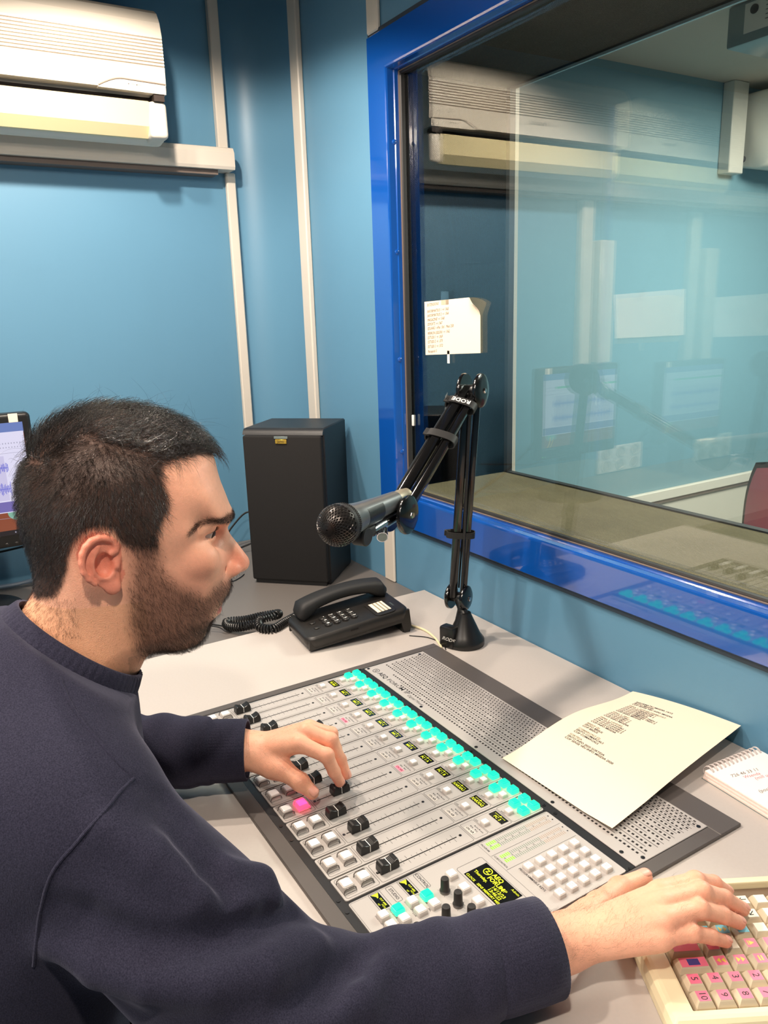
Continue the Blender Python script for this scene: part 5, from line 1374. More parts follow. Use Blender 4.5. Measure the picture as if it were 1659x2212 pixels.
def rbf(ctrl, vals, Q, c=6.0):
    A = np.sqrt(((ctrl[:, None]-ctrl[None])**2).sum(-1)+c*c); n = len(ctrl)
    B = np.block([[A, np.ones((n, 1))], [np.ones((1, n)), np.zeros((1, 1))]])
    wts = np.linalg.solve(B, np.concatenate([vals, [0]]))
    return np.sqrt(((Q[:, None]-ctrl[None])**2).sum(-1)+c*c)@wts[:n]+wts[n]
GW = np.clip(rbf(WK[:, :2], WK[:, 2], GP), 8, 78).reshape(GS.shape)
GK = np.clip(rbf(WK[:, :2], WK[:, 3], GP), 5, 70).reshape(GS.shape)
def bil(G, s, z):
    x = np.clip(s-gs[0], 0, len(gs)-1.001); y = np.clip(z-gz[0], 0, len(gz)-1.001)
    i = x.astype(int); j = y.astype(int); fx = x-i; fy = y-j
    return (G[i, j]*(1-fx)+G[i+1, j]*fx)*(1-fy)+(G[i, j+1]*(1-fx)+G[i+1, j+1]*fx)*fy
EYE = np.array([70.5, 31.5, -11.0])
def head_sdf(Q):
    """Q in head millimetres"""
    s, w, z = Q[:, 0], np.abs(Q[:, 1]), Q[:, 2]; A = np.stack([s, w, z], 1)
    d2 = bil(G2, s, z); W = bil(GW, s, z); K = bil(GK, s, z)
    D = -d2; q = np.clip((K-D)/K, 0, 4); rr = np.sqrt(q**2+(w/W)**2)
    f = (rr-1)*np.minimum(K, W)
    out = (d2 > 12); f = np.where(out, np.maximum(f, np.sqrt(np.maximum(d2, 0)**2+np.maximum(w-W, 0)**2)), f)
    f = np.where(rr < 1e-6, -np.minimum(K, W), f)
    # brow ridge, cheekbone, nose wings, lips
    f = smin(f, chain(A, [(97, 9, 1), (92, 24, 4.5), (80, 40, 4), (66, 50, -3)], [5.0, 5.4, 5, 5]), 7)
    f = smin(f, ellip(A, (62, 47, -30), (17, 13, 10)), 14)
    # eye socket
    f = smax(f, -ellip(A, (86, 29, -13), (15, 15, 10)), 9)
    f = smin(f, np.linalg.norm(A-EYE, axis=1)-13.4, 2.5)          # lids over the ball
    f = smin(f, chain(A, [(84.5, 17, -4), (84, 30, -1.2), (76, 43, -4.4)], [2.4, 2.8, 2.4]), 5)   # fold above the lid
    # opening between the lids
    op = ellip(A, EYE+np.array([9.0, 4.5, -.6]), (12.0, 13.5, 4.0)); f = smax(f, -np.maximum(op, -(np.linalg.norm(A-EYE, axis=1)-12.2)), .7)
    # nose wings and nostril
    f = smin(f, ellip(A, (97, 13.0, -58.5), (9.5, 5.6, 7.2)), 4.0)
    f = smin(f, ellip(A, (110.5, 0, -56), (7.4, 8.0, 7.6)), 4.0)
    f = smax(f, -ellip(A, (103, 7.2, -66.5), (6.0, 3.0, 4.0)), 1.6)
    f = smax(f, -(chain(A, [(90, 20.0, -52), (86, 23.5, -62)], [1.0, 1.0])), 3.0)
    # lips
    f = smin(f, chain(A, [(83.5, 0, -94.0), (81.5, 11, -94.6), (73, 22, -98)], [3.6, 3.4, 2.0]), 3)
    f = smin(f, chain(A, [(81.5, 0, -101.0), (79.5, 11, -101.2), (72.5, 21, -99.5)], [4.3, 4.0, 2.0]), 3)
    f = smax(f, -chain(A, [(87.0, 0, -97.3), (84.0, 12, -97.6), (74, 24, -99.0)], [.9, .9, .8]), 1.6)
    # ear
    m = (s > -62) & (s < 8) & (z > -64) & (z < 32) & (w > 50)
    if m.any():
        B = A[m]; fm = f[m]
        we = 74 + .36*(-8-B[:, 0])                 # outward flare towards the back
        d = poly_sdf(B[:, [0, 2]], EAROUT)
        slab = np.maximum(d+2.0, np.abs(B[:, 1]-we+2.0)-1.6)
        fl = lambda pts, h: [(a, 74+.36*(-8-a)+h, b) for a, b in pts]
        e = smin(slab, chain(B, fl(HELIX, 1.0), [2.2, 2.9, 3.1, 3.2, 3.2, 3.2, 3.3, 3.3, 3.2, 3.1, 3.0, 2.9, 2.6], 1.5), 2.0)
        e = smin(e, chain(B, fl(ANTI, -.2), [1.8, 2.2, 2.4, 2.4, 2.4, 2.3, 2.2], 1.5), 2.4)
        e = smin(e, ellip(B, (-17.0, 76.5, -38.5), (7.6, 3.6, 7.8)), 3.5)
        e = smin(e, chain(B, [(-9.5, 73, -12), (-11.5, 75.0, -20)], [3.0, 3.4]), 3)
        e = smin(e, chain(B, [(-13, 72, -8), (-21, 74, -9.5)], [1.8, 1.6]), 2)
        # body of the ear back to the skull
        back = np.maximum(d+7.0, np.maximum(66-B[:, 1], B[:, 1]-we+1.5)); e = smin(e, back, 3)
        e = smax(e, -ellip(B, (-21.5, 79.5, -16.5), (8.0, 9.5, 11.0)), 2.0)
        e = smax(e, -chain(B, fl([(-21, 5.0), (-28, 3.5), (-33.8, -3), (-36.2, -12), (-35.5, -21)], 1.2), [1.1, 1.3, 1.4, 1.4, 1.1]), 1.2)
        fm = smin(fm, e, 2.5); f[m] = fm
    return f
EAROUT = np.array([(-7.8, -1.6), (-10.7, 3.5), (-15.6, 8.4), (-21.8, 11.3), (-28.0, 10.8), (-33.4, 7.3), (-38.7, 0.4), (-41.5, -6.9), (-41.8, -15.4), (-39.8, -23.8), (-35.2, -31.0), (-29.0, -37.6), (-22.6, -42.5), (-17.3, -44.6), (-12.0, -43.2), (-8.2, -37.6), (-7.7, -29.4), (-9.1, -20.4), (-8.7, -9.6)])
HELIX = [(-16.4, -8.6), (-10.5, -5.1), (-9.4, -0.2), (-13.0, 5.4), (-18.0, 7.9), (-23.5, 8.9), (-29.4, 7.5), (-34.4, 3.4), (-38.0, -2.8), (-39.2, -10.5), (-38.4, -18.8), (-35.4, -25.8), (-30.8, -31.6)]
ANTI = [(-24.5, 1.0), (-28.2, -4.6), (-30.3, -12.4), (-29.6, -21.0), (-25.4, -27.5), (-19.2, -29.5), (-15.2, -26.8)]

# ---- joints in world metres
V3 = lambda *a: np.array(a, float)
LH = dict(wr=V3(-.884, .318, .812), idx=[V3(-.8265, .3593, .836), V3(-.7985, .3835, .824), V3(-.7990, .3935, .797), V3(-.8010, .4015, .7775)],
          mid=[V3(-.8380, .3745, .843), V3(-.8160, .3985, .832), V3(-.8135, .4105, .801), V3(-.8080, .4150, .7795)],
          rng=[V3(-.8520, .3860, .838), V3(-.8440, .4140, .823), V3(-.8430, .4200, .799), V3(-.8390, .4180, .781)],
          pnk=[V3(-.8660, .3840, .826), V3(-.8640, .4070, .812), V3(-.8620, .4140, .796), V3(-.8580, .4120, .782)],
          thb=[V3(-.8660, .3200, .806), V3(-.8360, .3370, .801), V3(-.8110, .3505, .791), V3(-.7975, .3600, .7795)])
RH = dict(wr=V3(-.430, .436, .800), idx=[V3(-.4068, .5428, .822), V3(-.3974, .5834, .821), V3(-.3965, .6120, .806), V3(-.3965, .6350, .7855)],
          mid=[V3(-.3933, .5301, .825), V3(-.3832, .5727, .824), V3(-.3770, .6010, .808), V3(-.3725, .6260, .7865)],
          rng=[V3(-.3810, .5173, .822), V3(-.3730, .5564, .820), V3(-.3665, .5850, .804), V3(-.3640, .6080, .7860)],
          pnk=[V3(-.3760, .5059, .812), V3(-.3650, .5366, .810), V3(-.3600, .5591, .798), V3(-.3570, .5780, .7850)],
          thb=[V3(-.4387, .4628, .794), V3(-.4540, .5116, .786), V3(-.4665, .5560, .777), V3(-.4660, .5940, .7735)])
def hand_sdf(P, H, up, sc=1.0):
    wr = H['wr']; up = np.array(up)
    R = {'idx': (.0106, .0092, .0080, .0068), 'mid': (.0108, .0094, .0081, .0069), 'rng': (.0102, .0087, .0076, .0065), 'pnk': (.0092, .0077, .0067, .0058)}
    d = None
    for f in ('idx', 'mid', 'rng', 'pnk'):
        p = H[f]; r = [a*sc for a in R[f]]
        fg = chain(P, p, r, .0035)
        # knuckle bumps
        fg = smin(fg, np.linalg.norm(P-(p[1]+up*.0012), axis=1)-r[1]*1.02, .003)
        meta = caps(P, wr+(p[0]-wr)*.18-up*.002, p[0]-up*.002, .0150*sc, .0112*sc)
        pb = smin(meta, fg, .0045)
        d = pb if d is None else np.minimum(d, pb) if False else smin(d, pb, .0022)
    # palm body: fill between the metacarpals
    c = (H['idx'][0]+H['pnk'][0])/2*.55+wr*.45-up*.004
    for a, b in (('idx', 'mid'), ('mid', 'rng'), ('rng', 'pnk')):
        m = (H[a][0]+H[b][0])/2
        d = smin(d, caps(P, wr+(m-wr)*.1-up*.003, wr+(m-wr)*.86-up*.003, .0165*sc, .0115*sc), .009)
    t = H['thb']
    th = chain(P, t, [.0165*sc, .0135*sc, .0108*sc, .0088*sc], .005)
    th = smin(th, np.linalg.norm(P-t[2], axis=1)-.0112*sc, .004)
    d = smin(d, th, .009)
    d = smin(d, caps(P, wr, wr+(t[1]-wr)*.7-up*.004, .0185*sc, .0150*sc), .012)
    # nail beds: slight flats
    return d
LU_, RU_ = V3(.1, .25, .96), V3(.05, -.12, .99)
SH_R, EL_R, WR_R = V3(-.612, .072, .955), V3(-.492, .182, .802), V3(-.430, .436, .800)
SH_L, EL_L, WR_L = V3(-.915, .065, .965), V3(-1.000, .110, .815), V3(-.884, .318, .812)
def flat_caps(P, a, b, ra, rb, up, k=.78):
    """capsule squashed along up"""
    a = np.array(a); b = np.array(b); ab = b-a; h = np.clip(((P-a)@ab)/(ab@ab), 0, 1)
    q = P-a-h[:, None]*ab; u = np.array(up); uu = q@u; q = q+u[None]*(uu*(1/k-1))[:, None]
    return (np.linalg.norm(q, axis=1)-(ra+(rb-ra)*h))*k
def body_sdf(P):
    f = np.full(len(P), .5)
    Q = to_head(P)
    m = (Q[:, 0] > -175) & (Q[:, 0] < 155) & (np.abs(Q[:, 1]) < 120) & (Q[:, 2] > -250) & (Q[:, 2] < 150)
    far = ~m
    if m.any(): f[m] = head_sdf(Q[m])*.001
    f[far] = np.maximum(np.linalg.norm(P[far]-HP, axis=1)-.26, .03)
    t = ellip(P, (-.76, .035, .90), (.150, .085, .16))
    t = smin(t, caps(P, (-.66, .06, .97), (-.86, .06, .97), .045), .03)
    t = smin(t, ellip(P, (-.76, .0, .70), (.140, .095, .20)), .05)
    f = smin(f, t, .03)
    f = smin(f, caps(P, SH_R, EL_R, .042, .036), .02); f = smin(f, caps(P, SH_L, EL_L, .042, .036), .02)
    d = smin(caps(P, EL_R, WR_R-(WR_R-EL_R)*.12, .036, .030), flat_caps(P, WR_R-(WR_R-EL_R)*.35, WR_R, .0325, .0275, RU_, .74), .015)
    hr = smin(d, hand_sdf(P, RH, RU_, 1.0), .010); f = smin(f, hr, .006)
    d = smin(caps(P, EL_L, WR_L-(WR_L-EL_L)*.12, .036, .030), flat_caps(P, WR_L-(WR_L-EL_L)*.35, WR_L, .031, .0265, LU_, .76), .015)
    hl = smin(d, hand_sdf(P, LH, LU_, 1.0), .010); f = smin(f, hl, .006)
    return f
BV, BF = sdf_mesh(body_sdf, (-1.10, -.16, .50), (-.30, .66, 1.33), .0014, coarse=5)
BV = smooth_verts(BV, BF, 2, .5)

# ---- colours of the skin (real colour: hair shadow of scalp and beard, lips, nails, ear)
HAIRP = [(121.1, 96.0), (89.0, 62.1), (74.4, 67.2), (51.4, 69.0), (39.2, 65.8), (35.6, 54.9), (39.1, 37.3), (39.6, 25.5), (32.9, 15.7), (27.7, 6.3), (24.7, -9.6), (5.4, -6.0), (-3.0, -2.1), (-10.5, 12.7), (-22.1, 17.7), (-36.5, 14.7), (-46.5, 2.9), (-50.3, -6.6), (-53.4, -20.6), (-58.2, -33.0), (-66.2, -48.0), (-82.9, -56.4), (-98.2, -58.8), (-139.4, -55.6), (-102.9, 193.7), (128.1, 186.0)]
BEARDP = [(5.2, -1.3), (25.4, -5.5), (26.9, -19.1), (28.7, -32.6), (41.3, -49.5), (55.9, -62.2), (65.2, -70.4), (72.1, -67.5), (80.2, -65.1), (89.6, -66.7), (112.4, -67.5), (112.3, -84.8), (96.5, -88.6), (84.2, -89.8), (77.0, -91.5), (72.5, -95.5), (73.0, -101.0), (78.7, -104.8), (90.6, -107.5), (76.2, -149.8), (28.5, -148.8), (2.9, -126.2), (-3.2, -105.0), (-6.0, -84.3), (-4.1, -59.9), (0.4, -31.5)]
BROWP = [(50.1, -3.4), (55.4, 1.8), (65.2, 7.1), (79.4, 8.4), (94.6, 7.0), (112.4, 3.6), (112.8, -3.0), (97.0, -2.2), (79.0, 2.4), (64.5, 2.2), (54, -3.2)]
BQ = to_head(BV); hs_, hw_, hz_ = BQ[:, 0], np.abs(BQ[:, 1]), BQ[:, 2]
inhead = (hz_ > -175) & (hs_ > -150) & (hs_ < 150) & (hw_ < 110)
p2 = BQ[:, [0, 2]]
isear = inhead & (poly_sdf(p2, EAROUT) < 2.5) & (hw_ > 70)
def msk(poly, soft): return np.clip(.5-poly_sdf(p2, poly)/soft, 0, 1)*inhead
def lerp_(a, b, t): return a+(b-a)*t[:, None]
SK = np.array(srgb(250, 180, 150)); N_ = len(BV); colr = np.tile(SK, (N_, 1))
warm = np.array(srgb(230, 138, 114)); pale = np.array(srgb(252, 198, 164))
# soft variations
nz = (np.sin(BV[:, 0]*61+1.3*np.sin(BV[:, 1]*43))*np.sin(BV[:, 1]*57+BV[:, 2]*39)*.5+.5)
colr = lerp_(colr, pale, nz*.35)
cheek = np.exp(-((hs_-66)**2+(hz_+42)**2)/700)*inhead; nose = np.exp(-((hs_-110)**2+(hz_+52)**2)/260)*inhead
colr = lerp_(colr, warm, np.clip(cheek*.35+nose*.65, 0, 1)*.8)
colr = lerp_(colr, np.array(srgb(222, 118, 98)), isear*.65)
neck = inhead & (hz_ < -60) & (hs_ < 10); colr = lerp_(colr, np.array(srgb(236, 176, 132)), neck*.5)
lip = np.clip(1-np.abs(hz_+98.0)/5.4, 0, 1)*np.clip(1-(hw_/25)**6, 0, 1)*(hs_ > 69)*inhead
colr = lerp_(colr, np.array(srgb(190, 104, 98)), np.clip(lip*2.2, 0, 1)*.9)
scalp = msk(HAIRP, 5)*(~isear); beard = msk(BEARDP, 16)*(~isear)*(hw_ < 76)
colr = lerp_(colr, np.array(srgb(44, 32, 27)), np.clip(scalp, 0, 1)*.93)
colr = lerp_(colr, np.array(srgb(104, 70, 56)), beard*.74*(1-np.clip(lip*2.2, 0, 1)))
colr = lerp_(colr, np.array(srgb(110, 74, 58)), msk(BROWP, 4)*(hw_ < 68)*.5)
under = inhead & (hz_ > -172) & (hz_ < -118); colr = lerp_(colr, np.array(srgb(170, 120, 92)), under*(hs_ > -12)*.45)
NAILS = []
for H in (LH, RH):
    dall = np.full(N_, 1.0)
    for f in ('idx', 'mid', 'rng', 'pnk', 'thb'):
        p = H[f]; up = LU_ if H is LH else RU_
        d = p[3]-p[2]; d = d/np.linalg.norm(d); n = up-d*(up@d); n = n/np.linalg.norm(n)
        if f == 'thb': n = (n + (V3(.9, -.2, .3) if H is LH else V3(-.2, 0, .9)))/1.0; n = n-d*(n@d); n /= np.linalg.norm(n)
        tipr = {'idx': .0068, 'mid': .0069, 'rng': .0065, 'pnk': .0058, 'thb': .0088}[f]
        q = BV-(p[3]-d*tipr*.25+n*tipr*.95); nm = np.exp(-((q@d)/(tipr*.95))**6-((q@n)/(tipr*.55))**4-(np.linalg.norm(q-np.outer(q@d, d)-np.outer(q@n, n), axis=1)/(tipr*.72))**6)
        NAILS.append((p[3], d, n, tipr, f))
        for kk in (1, 2):
            kn = np.exp(-(np.linalg.norm(BV-(p[kk]+n*.008), axis=1)/.008)**2); colr = lerp_(colr, np.array(srgb(212, 132, 104)), kn*.55)
        kn = np.exp(-(np.linalg.norm(BV-(p[3]), axis=1)/.013)**2); colr = lerp_(colr, np.array(srgb(228, 140, 116)), kn*.45*(1-nm))
colr[:, 3] = 1

def skin_material():
    m, t, b = newmat('skin'); b.inputs['Roughness'].default_value = .46; b.inputs['Specular IOR Level'].default_value = .4
    b.inputs['Subsurface Weight'].default_value = .12; b.inputs['Subsurface Radius'].default_value = (1.0, .35, .2); b.inputs['Subsurface Scale'].default_value = .006
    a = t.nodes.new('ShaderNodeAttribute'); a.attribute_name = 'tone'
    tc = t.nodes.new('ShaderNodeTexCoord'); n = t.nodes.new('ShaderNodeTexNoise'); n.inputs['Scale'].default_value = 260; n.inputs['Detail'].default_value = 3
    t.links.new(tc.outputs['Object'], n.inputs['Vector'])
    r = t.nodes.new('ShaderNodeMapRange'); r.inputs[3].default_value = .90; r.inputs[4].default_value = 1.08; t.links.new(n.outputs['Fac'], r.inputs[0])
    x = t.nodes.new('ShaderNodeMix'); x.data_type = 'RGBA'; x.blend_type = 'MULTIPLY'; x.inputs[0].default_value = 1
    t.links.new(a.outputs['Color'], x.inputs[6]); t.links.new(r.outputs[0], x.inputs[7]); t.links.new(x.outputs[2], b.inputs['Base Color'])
    v = t.nodes.new('ShaderNodeTexVoronoi'); v.inputs['Scale'].default_value = 900; t.links.new(tc.outputs['Object'], v.inputs['Vector'])
    bp = t.nodes.new('ShaderNodeBump'); bp.inputs['Strength'].default_value = .22; bp.inputs['Distance'].default_value = .0006
    t.links.new(v.outputs['Distance'], bp.inputs['Height']); t.links.new(bp.outputs[0], b.inputs['Normal'])
    return m
M['skin'] = skin_material()
per = empty('person', (-.76, .0, .0)); tag(per, 'bearded man in a navy sweatshirt working the faders and keyboard at the console', 'person')
def pchild(o, parent=per, lab=None):
    o.parent = parent
    if parent is per: o.matrix_parent_inverse = Matrix.Translation(per.location).inverted()
    if lab: o['label'] = lab
    return o
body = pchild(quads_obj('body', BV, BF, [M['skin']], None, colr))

M['nail'] = pmat('fingernail', (240, 172, 152), rough=.38, spec=.4)
for (p_, d_, n_, r_n, f_) in NAILS:
    side = np.cross(d_, n_); L_ = r_n*1.75; vs = []; fs = []; R1 = r_n*1.035; n1, n2 = 9, 8
    for i in range(n1):
        u = i/(n1-1)*2-1
        for j in range(n2):
            v = j/(n2-1)*2-1; wv = math.radians(52)*(1-.22*abs(u)**4*1.0)
            a = v*wv; edge = max(0, abs(u)**6, abs(v)**6)
            rr = R1 - edge*.0005
            q = p_ - d_*(r_n*.12) + d_*(u*L_*.5*(1-.12*v*v)) + n_*(rr*math.cos(a)) + side*(rr*math.sin(a))
            if u > .35: q = q - n_*(.0012*((u-.35)/.65)**2*(r_n/.0068))
            vs.append(tuple(q))
    for i in range(n1-1):
        for j in range(n2-1): fs.append((i*n2+j, (i+1)*n2+j, (i+1)*n2+j+1, i*n2+j+1))
    o_ = pchild(MB().add(vs, fs, M['nail'], True).build('fingernail'), body)
    md_ = o_.modifiers.new('thick', 'SOLIDIFY'); md_.thickness = .0005; md_.offset = 0

# eyes
for sd in (1, -1):
    e = EYE*np.array([1, sd, 1]); c = MB()
    T = Matrix.Translation(Vector(from_head(e[None])[0]))
    g = Vector((HF*.86+HW*.42-HU*.30)).normalized(); T = T @ g.to_track_quat('Z', 'Y').to_matrix().to_4x4()
    R_e = .0124; pr = [(R_e*math.sin(a), R_e*math.cos(a)) for a in [PI*i/18 for i in range(18, -1, -1)]]
    c.lathe([(r, z) for r, z in pr if z < R_e*.885], M['eyewhite'] if 'eyewhite' in M else M.setdefault('eyewhite', pmat('eye_white', (196, 176, 166), rough=.35, spec=.3)), 28, T)
    M.setdefault('iris', pmat('iris', (52, 34, 24), rough=.45, spec=.2)); M.setdefault('pupil', pmat('pupil', (8, 6, 6), rough=.25, spec=.3))
    c.lathe([(.0057, .0110), (.0050, .0115), (.0022, .0120)], M['iris'], 28, T); c.lathe([(.0023, .01198), (.0016, .0121), (.0001, .01215)], M['pupil'], 20, T)
    pchild(c.build('eye'))

# ---- sweatshirt
def tproj(P, a, b): ab = b-a; return ((P-a)@ab)/(ab@ab)
def angl(P, a, b, ref):
    d = (b-a)/np.linalg.norm(b-a); u = ref-d*(ref@d); u /= np.linalg.norm(u); v = np.cross(d, u); q = P-a
    return np.arctan2(q@v, q@u)
COLc, COLf, COLb = V3(-.76, .094, 1.058), V3(-.76, .142, 1.018), V3(-.76, .045, 1.103)
CN = np.array([0, .66, .75]); CN /= np.linalg.norm(CN)       # collar axis (leans forward)
RIDGES = [[(-0.5521, 0.0291, 0.9128), (-0.5265, 0.0529, 0.9018), (-0.4989, 0.083, 0.8958), (-0.4772, 0.1214, 0.8907), (-0.4702, 0.1666, 0.8864), (-0.4838, 0.2123, 0.8731)], [(-0.5553, 0.0768, 0.9946), (-0.5367, 0.1046, 0.9697), (-0.5139, 0.1311, 0.9394), (-0.5042, 0.1674, 0.916)], [(-0.5281, 0.1626, 0.9365), (-0.5255, 0.1843, 0.9171), (-0.5069, 0.1917, 0.9021)], [(-0.4385, 0.2039, 0.8445), (-0.4466, 0.2333, 0.8424), (-0.4568, 0.2614, 0.8456)]]
VALLEYS = [[(-0.5469, 0.0305, 0.9556), (-0.5312, 0.049, 0.9438), (-0.5154, 0.0675, 0.9322), (-0.499, 0.0928, 0.9231), (-0.4873, 0.1236, 0.9169), (-0.4878, 0.1605, 0.9123), (-0.5092, 0.2087, 0.8898)], [(-0.5621, 0.1145, 0.9981), (-0.5441, 0.1329, 0.9738), (-0.5234, 0.143, 0.9529), (-0.5066, 0.1506, 0.9354)], [(-0.5757, 0.1085, 1.0118), (-0.5716, 0.128, 0.9937), (-0.56, 0.1384, 0.9791)], [(-0.4461, 0.1698, 0.8666), (-0.4517, 0.2037, 0.8638), (-0.4628, 0.2346, 0.8575), (-0.4738, 0.254, 0.8544)]]
def sweat_sdf(P):
    t = ellip(P, (-.76, .010, .87), (.198, .135, .23))
    t = smin(t, ellip(P, (-.76, -.045, .66), (.185, .135, .24)), .08)
    sh = caps(P, (-.640, .060, .978), (-.885, .055, .985), .058, .058)
    t = smin(t, sh, .06)
    t = smin(t, caps(P, (-.76, .070, 1.030), (-.76, .02, .95), .078, .09), .05)
    t = smin(t, caps(P, (-.715, .066, 1.035), (-.635, .058, .985), .045, .055), .05); t = smin(t, caps(P, (-.805, .066, 1.035), (-.885, .058, .985), .045, .055), .05)
    # right sleeve
    ua = caps(P, SH_R, EL_R, .070, .073); tt = tproj(P, SH_R, EL_R); an = angl(P, SH_R, EL_R, V3(0, 1, 0))
    fa = caps(P, EL_R, WR_R-(WR_R-EL_R)*.06, .057, .0395); tf = tproj(P, EL_R, WR_R); af = angl(P, EL_R, WR_R, V3(0, 0, 1))
    fa = fa - .0045*np.exp(-((tf-.16)/.20)**2)*np.sin(24*tf+2.2*np.cos(af)+1) - .0018*np.exp(-((tf-.62)/.25)**2)*np.sin(38*tf+1.6*np.sin(af))
    sl = smin(ua, fa, .022)
    for pts in RIDGES: sl = smin(sl, chain(P, pts, [.007]+[.013]*(len(pts)-2)+[.006], .004), .020)
    for pts in VALLEYS: sl = smax(sl, -chain(P, pts, [.004]+[.0085]*(len(pts)-2)+[.004], .004), .016)
    tr = smin(t, sl, .030)
    # left sleeve
    ub = caps(P, SH_L, EL_L, .072, .062); tb = tproj(P, SH_L, EL_L); ub = ub - .004*np.sin(22*tb+2*np.cos(angl(P, SH_L, EL_L, V3(0, 1, 0))))*np.exp(-((tb-.8)/.3)**2)
    WL2 = WR_L+V3(-.010, -.010, 0)
    fb = caps(P, EL_L, WL2, .060, .0400); tg = tproj(P, EL_L, WR_L); ab_ = angl(P, EL_L, WR_L, V3(0, 0, 1))
    fb = fb - .0030*np.exp(-((tg-.35)/.30)**2)*np.sin(30*tg+1.8*np.sin(ab_)) - .0016*np.exp(-((tg-.8)/.1)**2)*np.sin(60*tg+1.2*np.sin(ab_))
    f = smin(tr, smin(ub, fb, .022), .030)
    # torso drape: shallow folds from the armhole
    tor = .0030*np.sin(P[:, 2]*38+P[:, 0]*22+1.5*np.sin(P[:, 1]*20))*np.exp(-((P[:, 0]+.70)/.14)**2)*np.exp(-((P[:, 2]-.95)/.12)**2)
    f = f-tor
    # armhole groove (right)
    dS = (EL_R-SH_R)/np.linalg.norm(EL_R-SH_R)
    # neck opening
    q = P-COLc; ax = q@CN; rad = np.linalg.norm(q-np.outer(ax, CN), axis=1)
    hole = np.maximum(rad-.110, -(ax-.004)); hole = np.minimum(hole, np.maximum(rad-.066, -(ax+.03))); f = smax(f, -hole, .004)
    # cuff ends and desk plane
    dR = (WR_R-EL_R)/np.linalg.norm(WR_R-EL_R); f = np.where(P[:, 1] > .3, smax(f, (P-(WR_R-dR*.026))@dR*np.where(P[:, 0] > -.6, 1, -1e3), .002), f)
    dL = (WR_L-EL_L)/np.linalg.norm(WR_L-EL_L); f = np.where((P[:, 1] > .15) & (P[:, 0] < -.78), smax(f, (P-(WR_L-dL*.020))@dL, .002), f)
    dk = .7512-P[:, 2]; onk = P[:, 1] > .085
    f = np.where(onk & (P[:, 2] < .80), smax(f, dk, .004), f)
    cz_ = np.where((P[:, 0] < -.48) & (P[:, 1] > .285), .7560-P[:, 2], -1); f = np.where(P[:, 2] < .78, smax(f, cz_, .003), f)
    return f
SV, SF = sdf_mesh(sweat_sdf, (-1.12, -.25, .50), (-.34, .50, 1.16), .0030, coarse=4, slack=1.6)
SV = smooth_verts(SV, SF, 2, .5)
def cloth_material():
    m, t, b = newmat('navy_sweatshirt'); b.inputs['Roughness'].default_value = .95; b.inputs['Specular IOR Level'].default_value = .12
    b.inputs['Sheen Weight'].default_value = .18; b.inputs['Sheen Roughness'].default_value = .45; b.inputs['Sheen Tint'].default_value = (.6, .6, .8, 1)
    tc = t.nodes.new('ShaderNodeTexCoord'); n = t.nodes.new('ShaderNodeTexNoise'); n.inputs['Scale'].default_value = 900; n.inputs['Detail'].default_value = 2
    t.links.new(tc.outputs['Object'], n.inputs['Vector'])
    n2 = t.nodes.new('ShaderNodeTexNoise'); n2.inputs['Scale'].default_value = 9; n2.inputs['Detail'].default_value = 4; t.links.new(tc.outputs['Object'], n2.inputs['Vector'])
    cr = t.nodes.new('ShaderNodeValToRGB'); cr.color_ramp.elements[0].color = srgb(34, 34, 48); cr.color_ramp.elements[1].color = srgb(54, 53, 70); cr.color_ramp.elements[0].position = .3; cr.color_ramp.elements[1].position = .72
    t.links.new(n.outputs['Fac'], cr.inputs[0]); t.links.new(cr.outputs[0], b.inputs['Base Color'])
    mp = t.nodes.new('ShaderNodeMapping'); mp.inputs['Rotation'].default_value = (.3, .9, .5); mp.inputs['Scale'].default_value = (1, 1, .35); t.links.new(tc.outputs['Object'], mp.inputs[0])
    v = t.nodes.new('ShaderNodeTexVoronoi'); v.inputs['Scale'].default_value = 1100; t.links.new(mp.outputs[0], v.inputs['Vector'])
    bp = t.nodes.new('ShaderNodeBump'); bp.inputs['Strength'].default_value = .35; bp.inputs['Distance'].default_value = .0005; t.links.new(v.outputs['Distance'], bp.inputs['Height'])
    b2 = t.nodes.new('ShaderNodeBump'); b2.inputs['Strength'].default_value = .35; b2.inputs['Distance'].default_value = .006; t.links.new(n2.outputs['Fac'], b2.inputs['Height']); t.links.new(bp.outputs[0], b2.inputs['Normal'])
    t.links.new(b2.outputs[0], b.inputs['Normal']); return m
M['navy'] = cloth_material()
sw = pchild(quads_obj('sweatshirt', SV, SF, [M['navy']]), per, 'navy crew-neck sweatshirt')
def band(cs, ax, rr, h, th, name, ref, el=1.0, flare=0.0, n=72, rib=.0006, nr=60, mat=None):
    """ribbed ring of height h around axis ax at centre cs; rr radius"""
    ax = Vector(ax).normalized(); u = Vector(ref); u = (u-ax*u.dot(ax)).normalized(); v = ax.cross(u)
    prof = [(0, 0), (th, .001), (th*1.25, h*.3), (th*1.1, h*.7), (th*.8, h), (0, h+.0005), (-.0012, h*.9), (-.0012, .002)]
    vs = []; fs = []; k = len(prof); n = nr*3
    for i in range(n):
        a = 2*PI*i/n; rb = rib*math.cos(nr*a)
        for (d, z) in prof:
            r = rr+d+(rb if d > 0.0005 else 0)-flare*z; vs.append(Vector(cs)+u*(r*math.cos(a)*el)+v*(r*math.sin(a))+ax*z)
    for i in range(n):
        for j in range(k): fs.append((i*k+j, i*k+(j+1) % k, ((i+1) % n)*k+(j+1) % k, ((i+1) % n)*k+j))
    c = MB().add(vs, fs, M['navy'], True); return c
col = band(Vector(COLc)-Vector(CN)*.012, CN, .0735, .030, .0040, 'collar', (0, 1, -.9), el=1.0, flare=.24)
o = pchild(col.build('collar', None, 80), sw); o.parent = sw; o['label'] = 'ribbed collar'
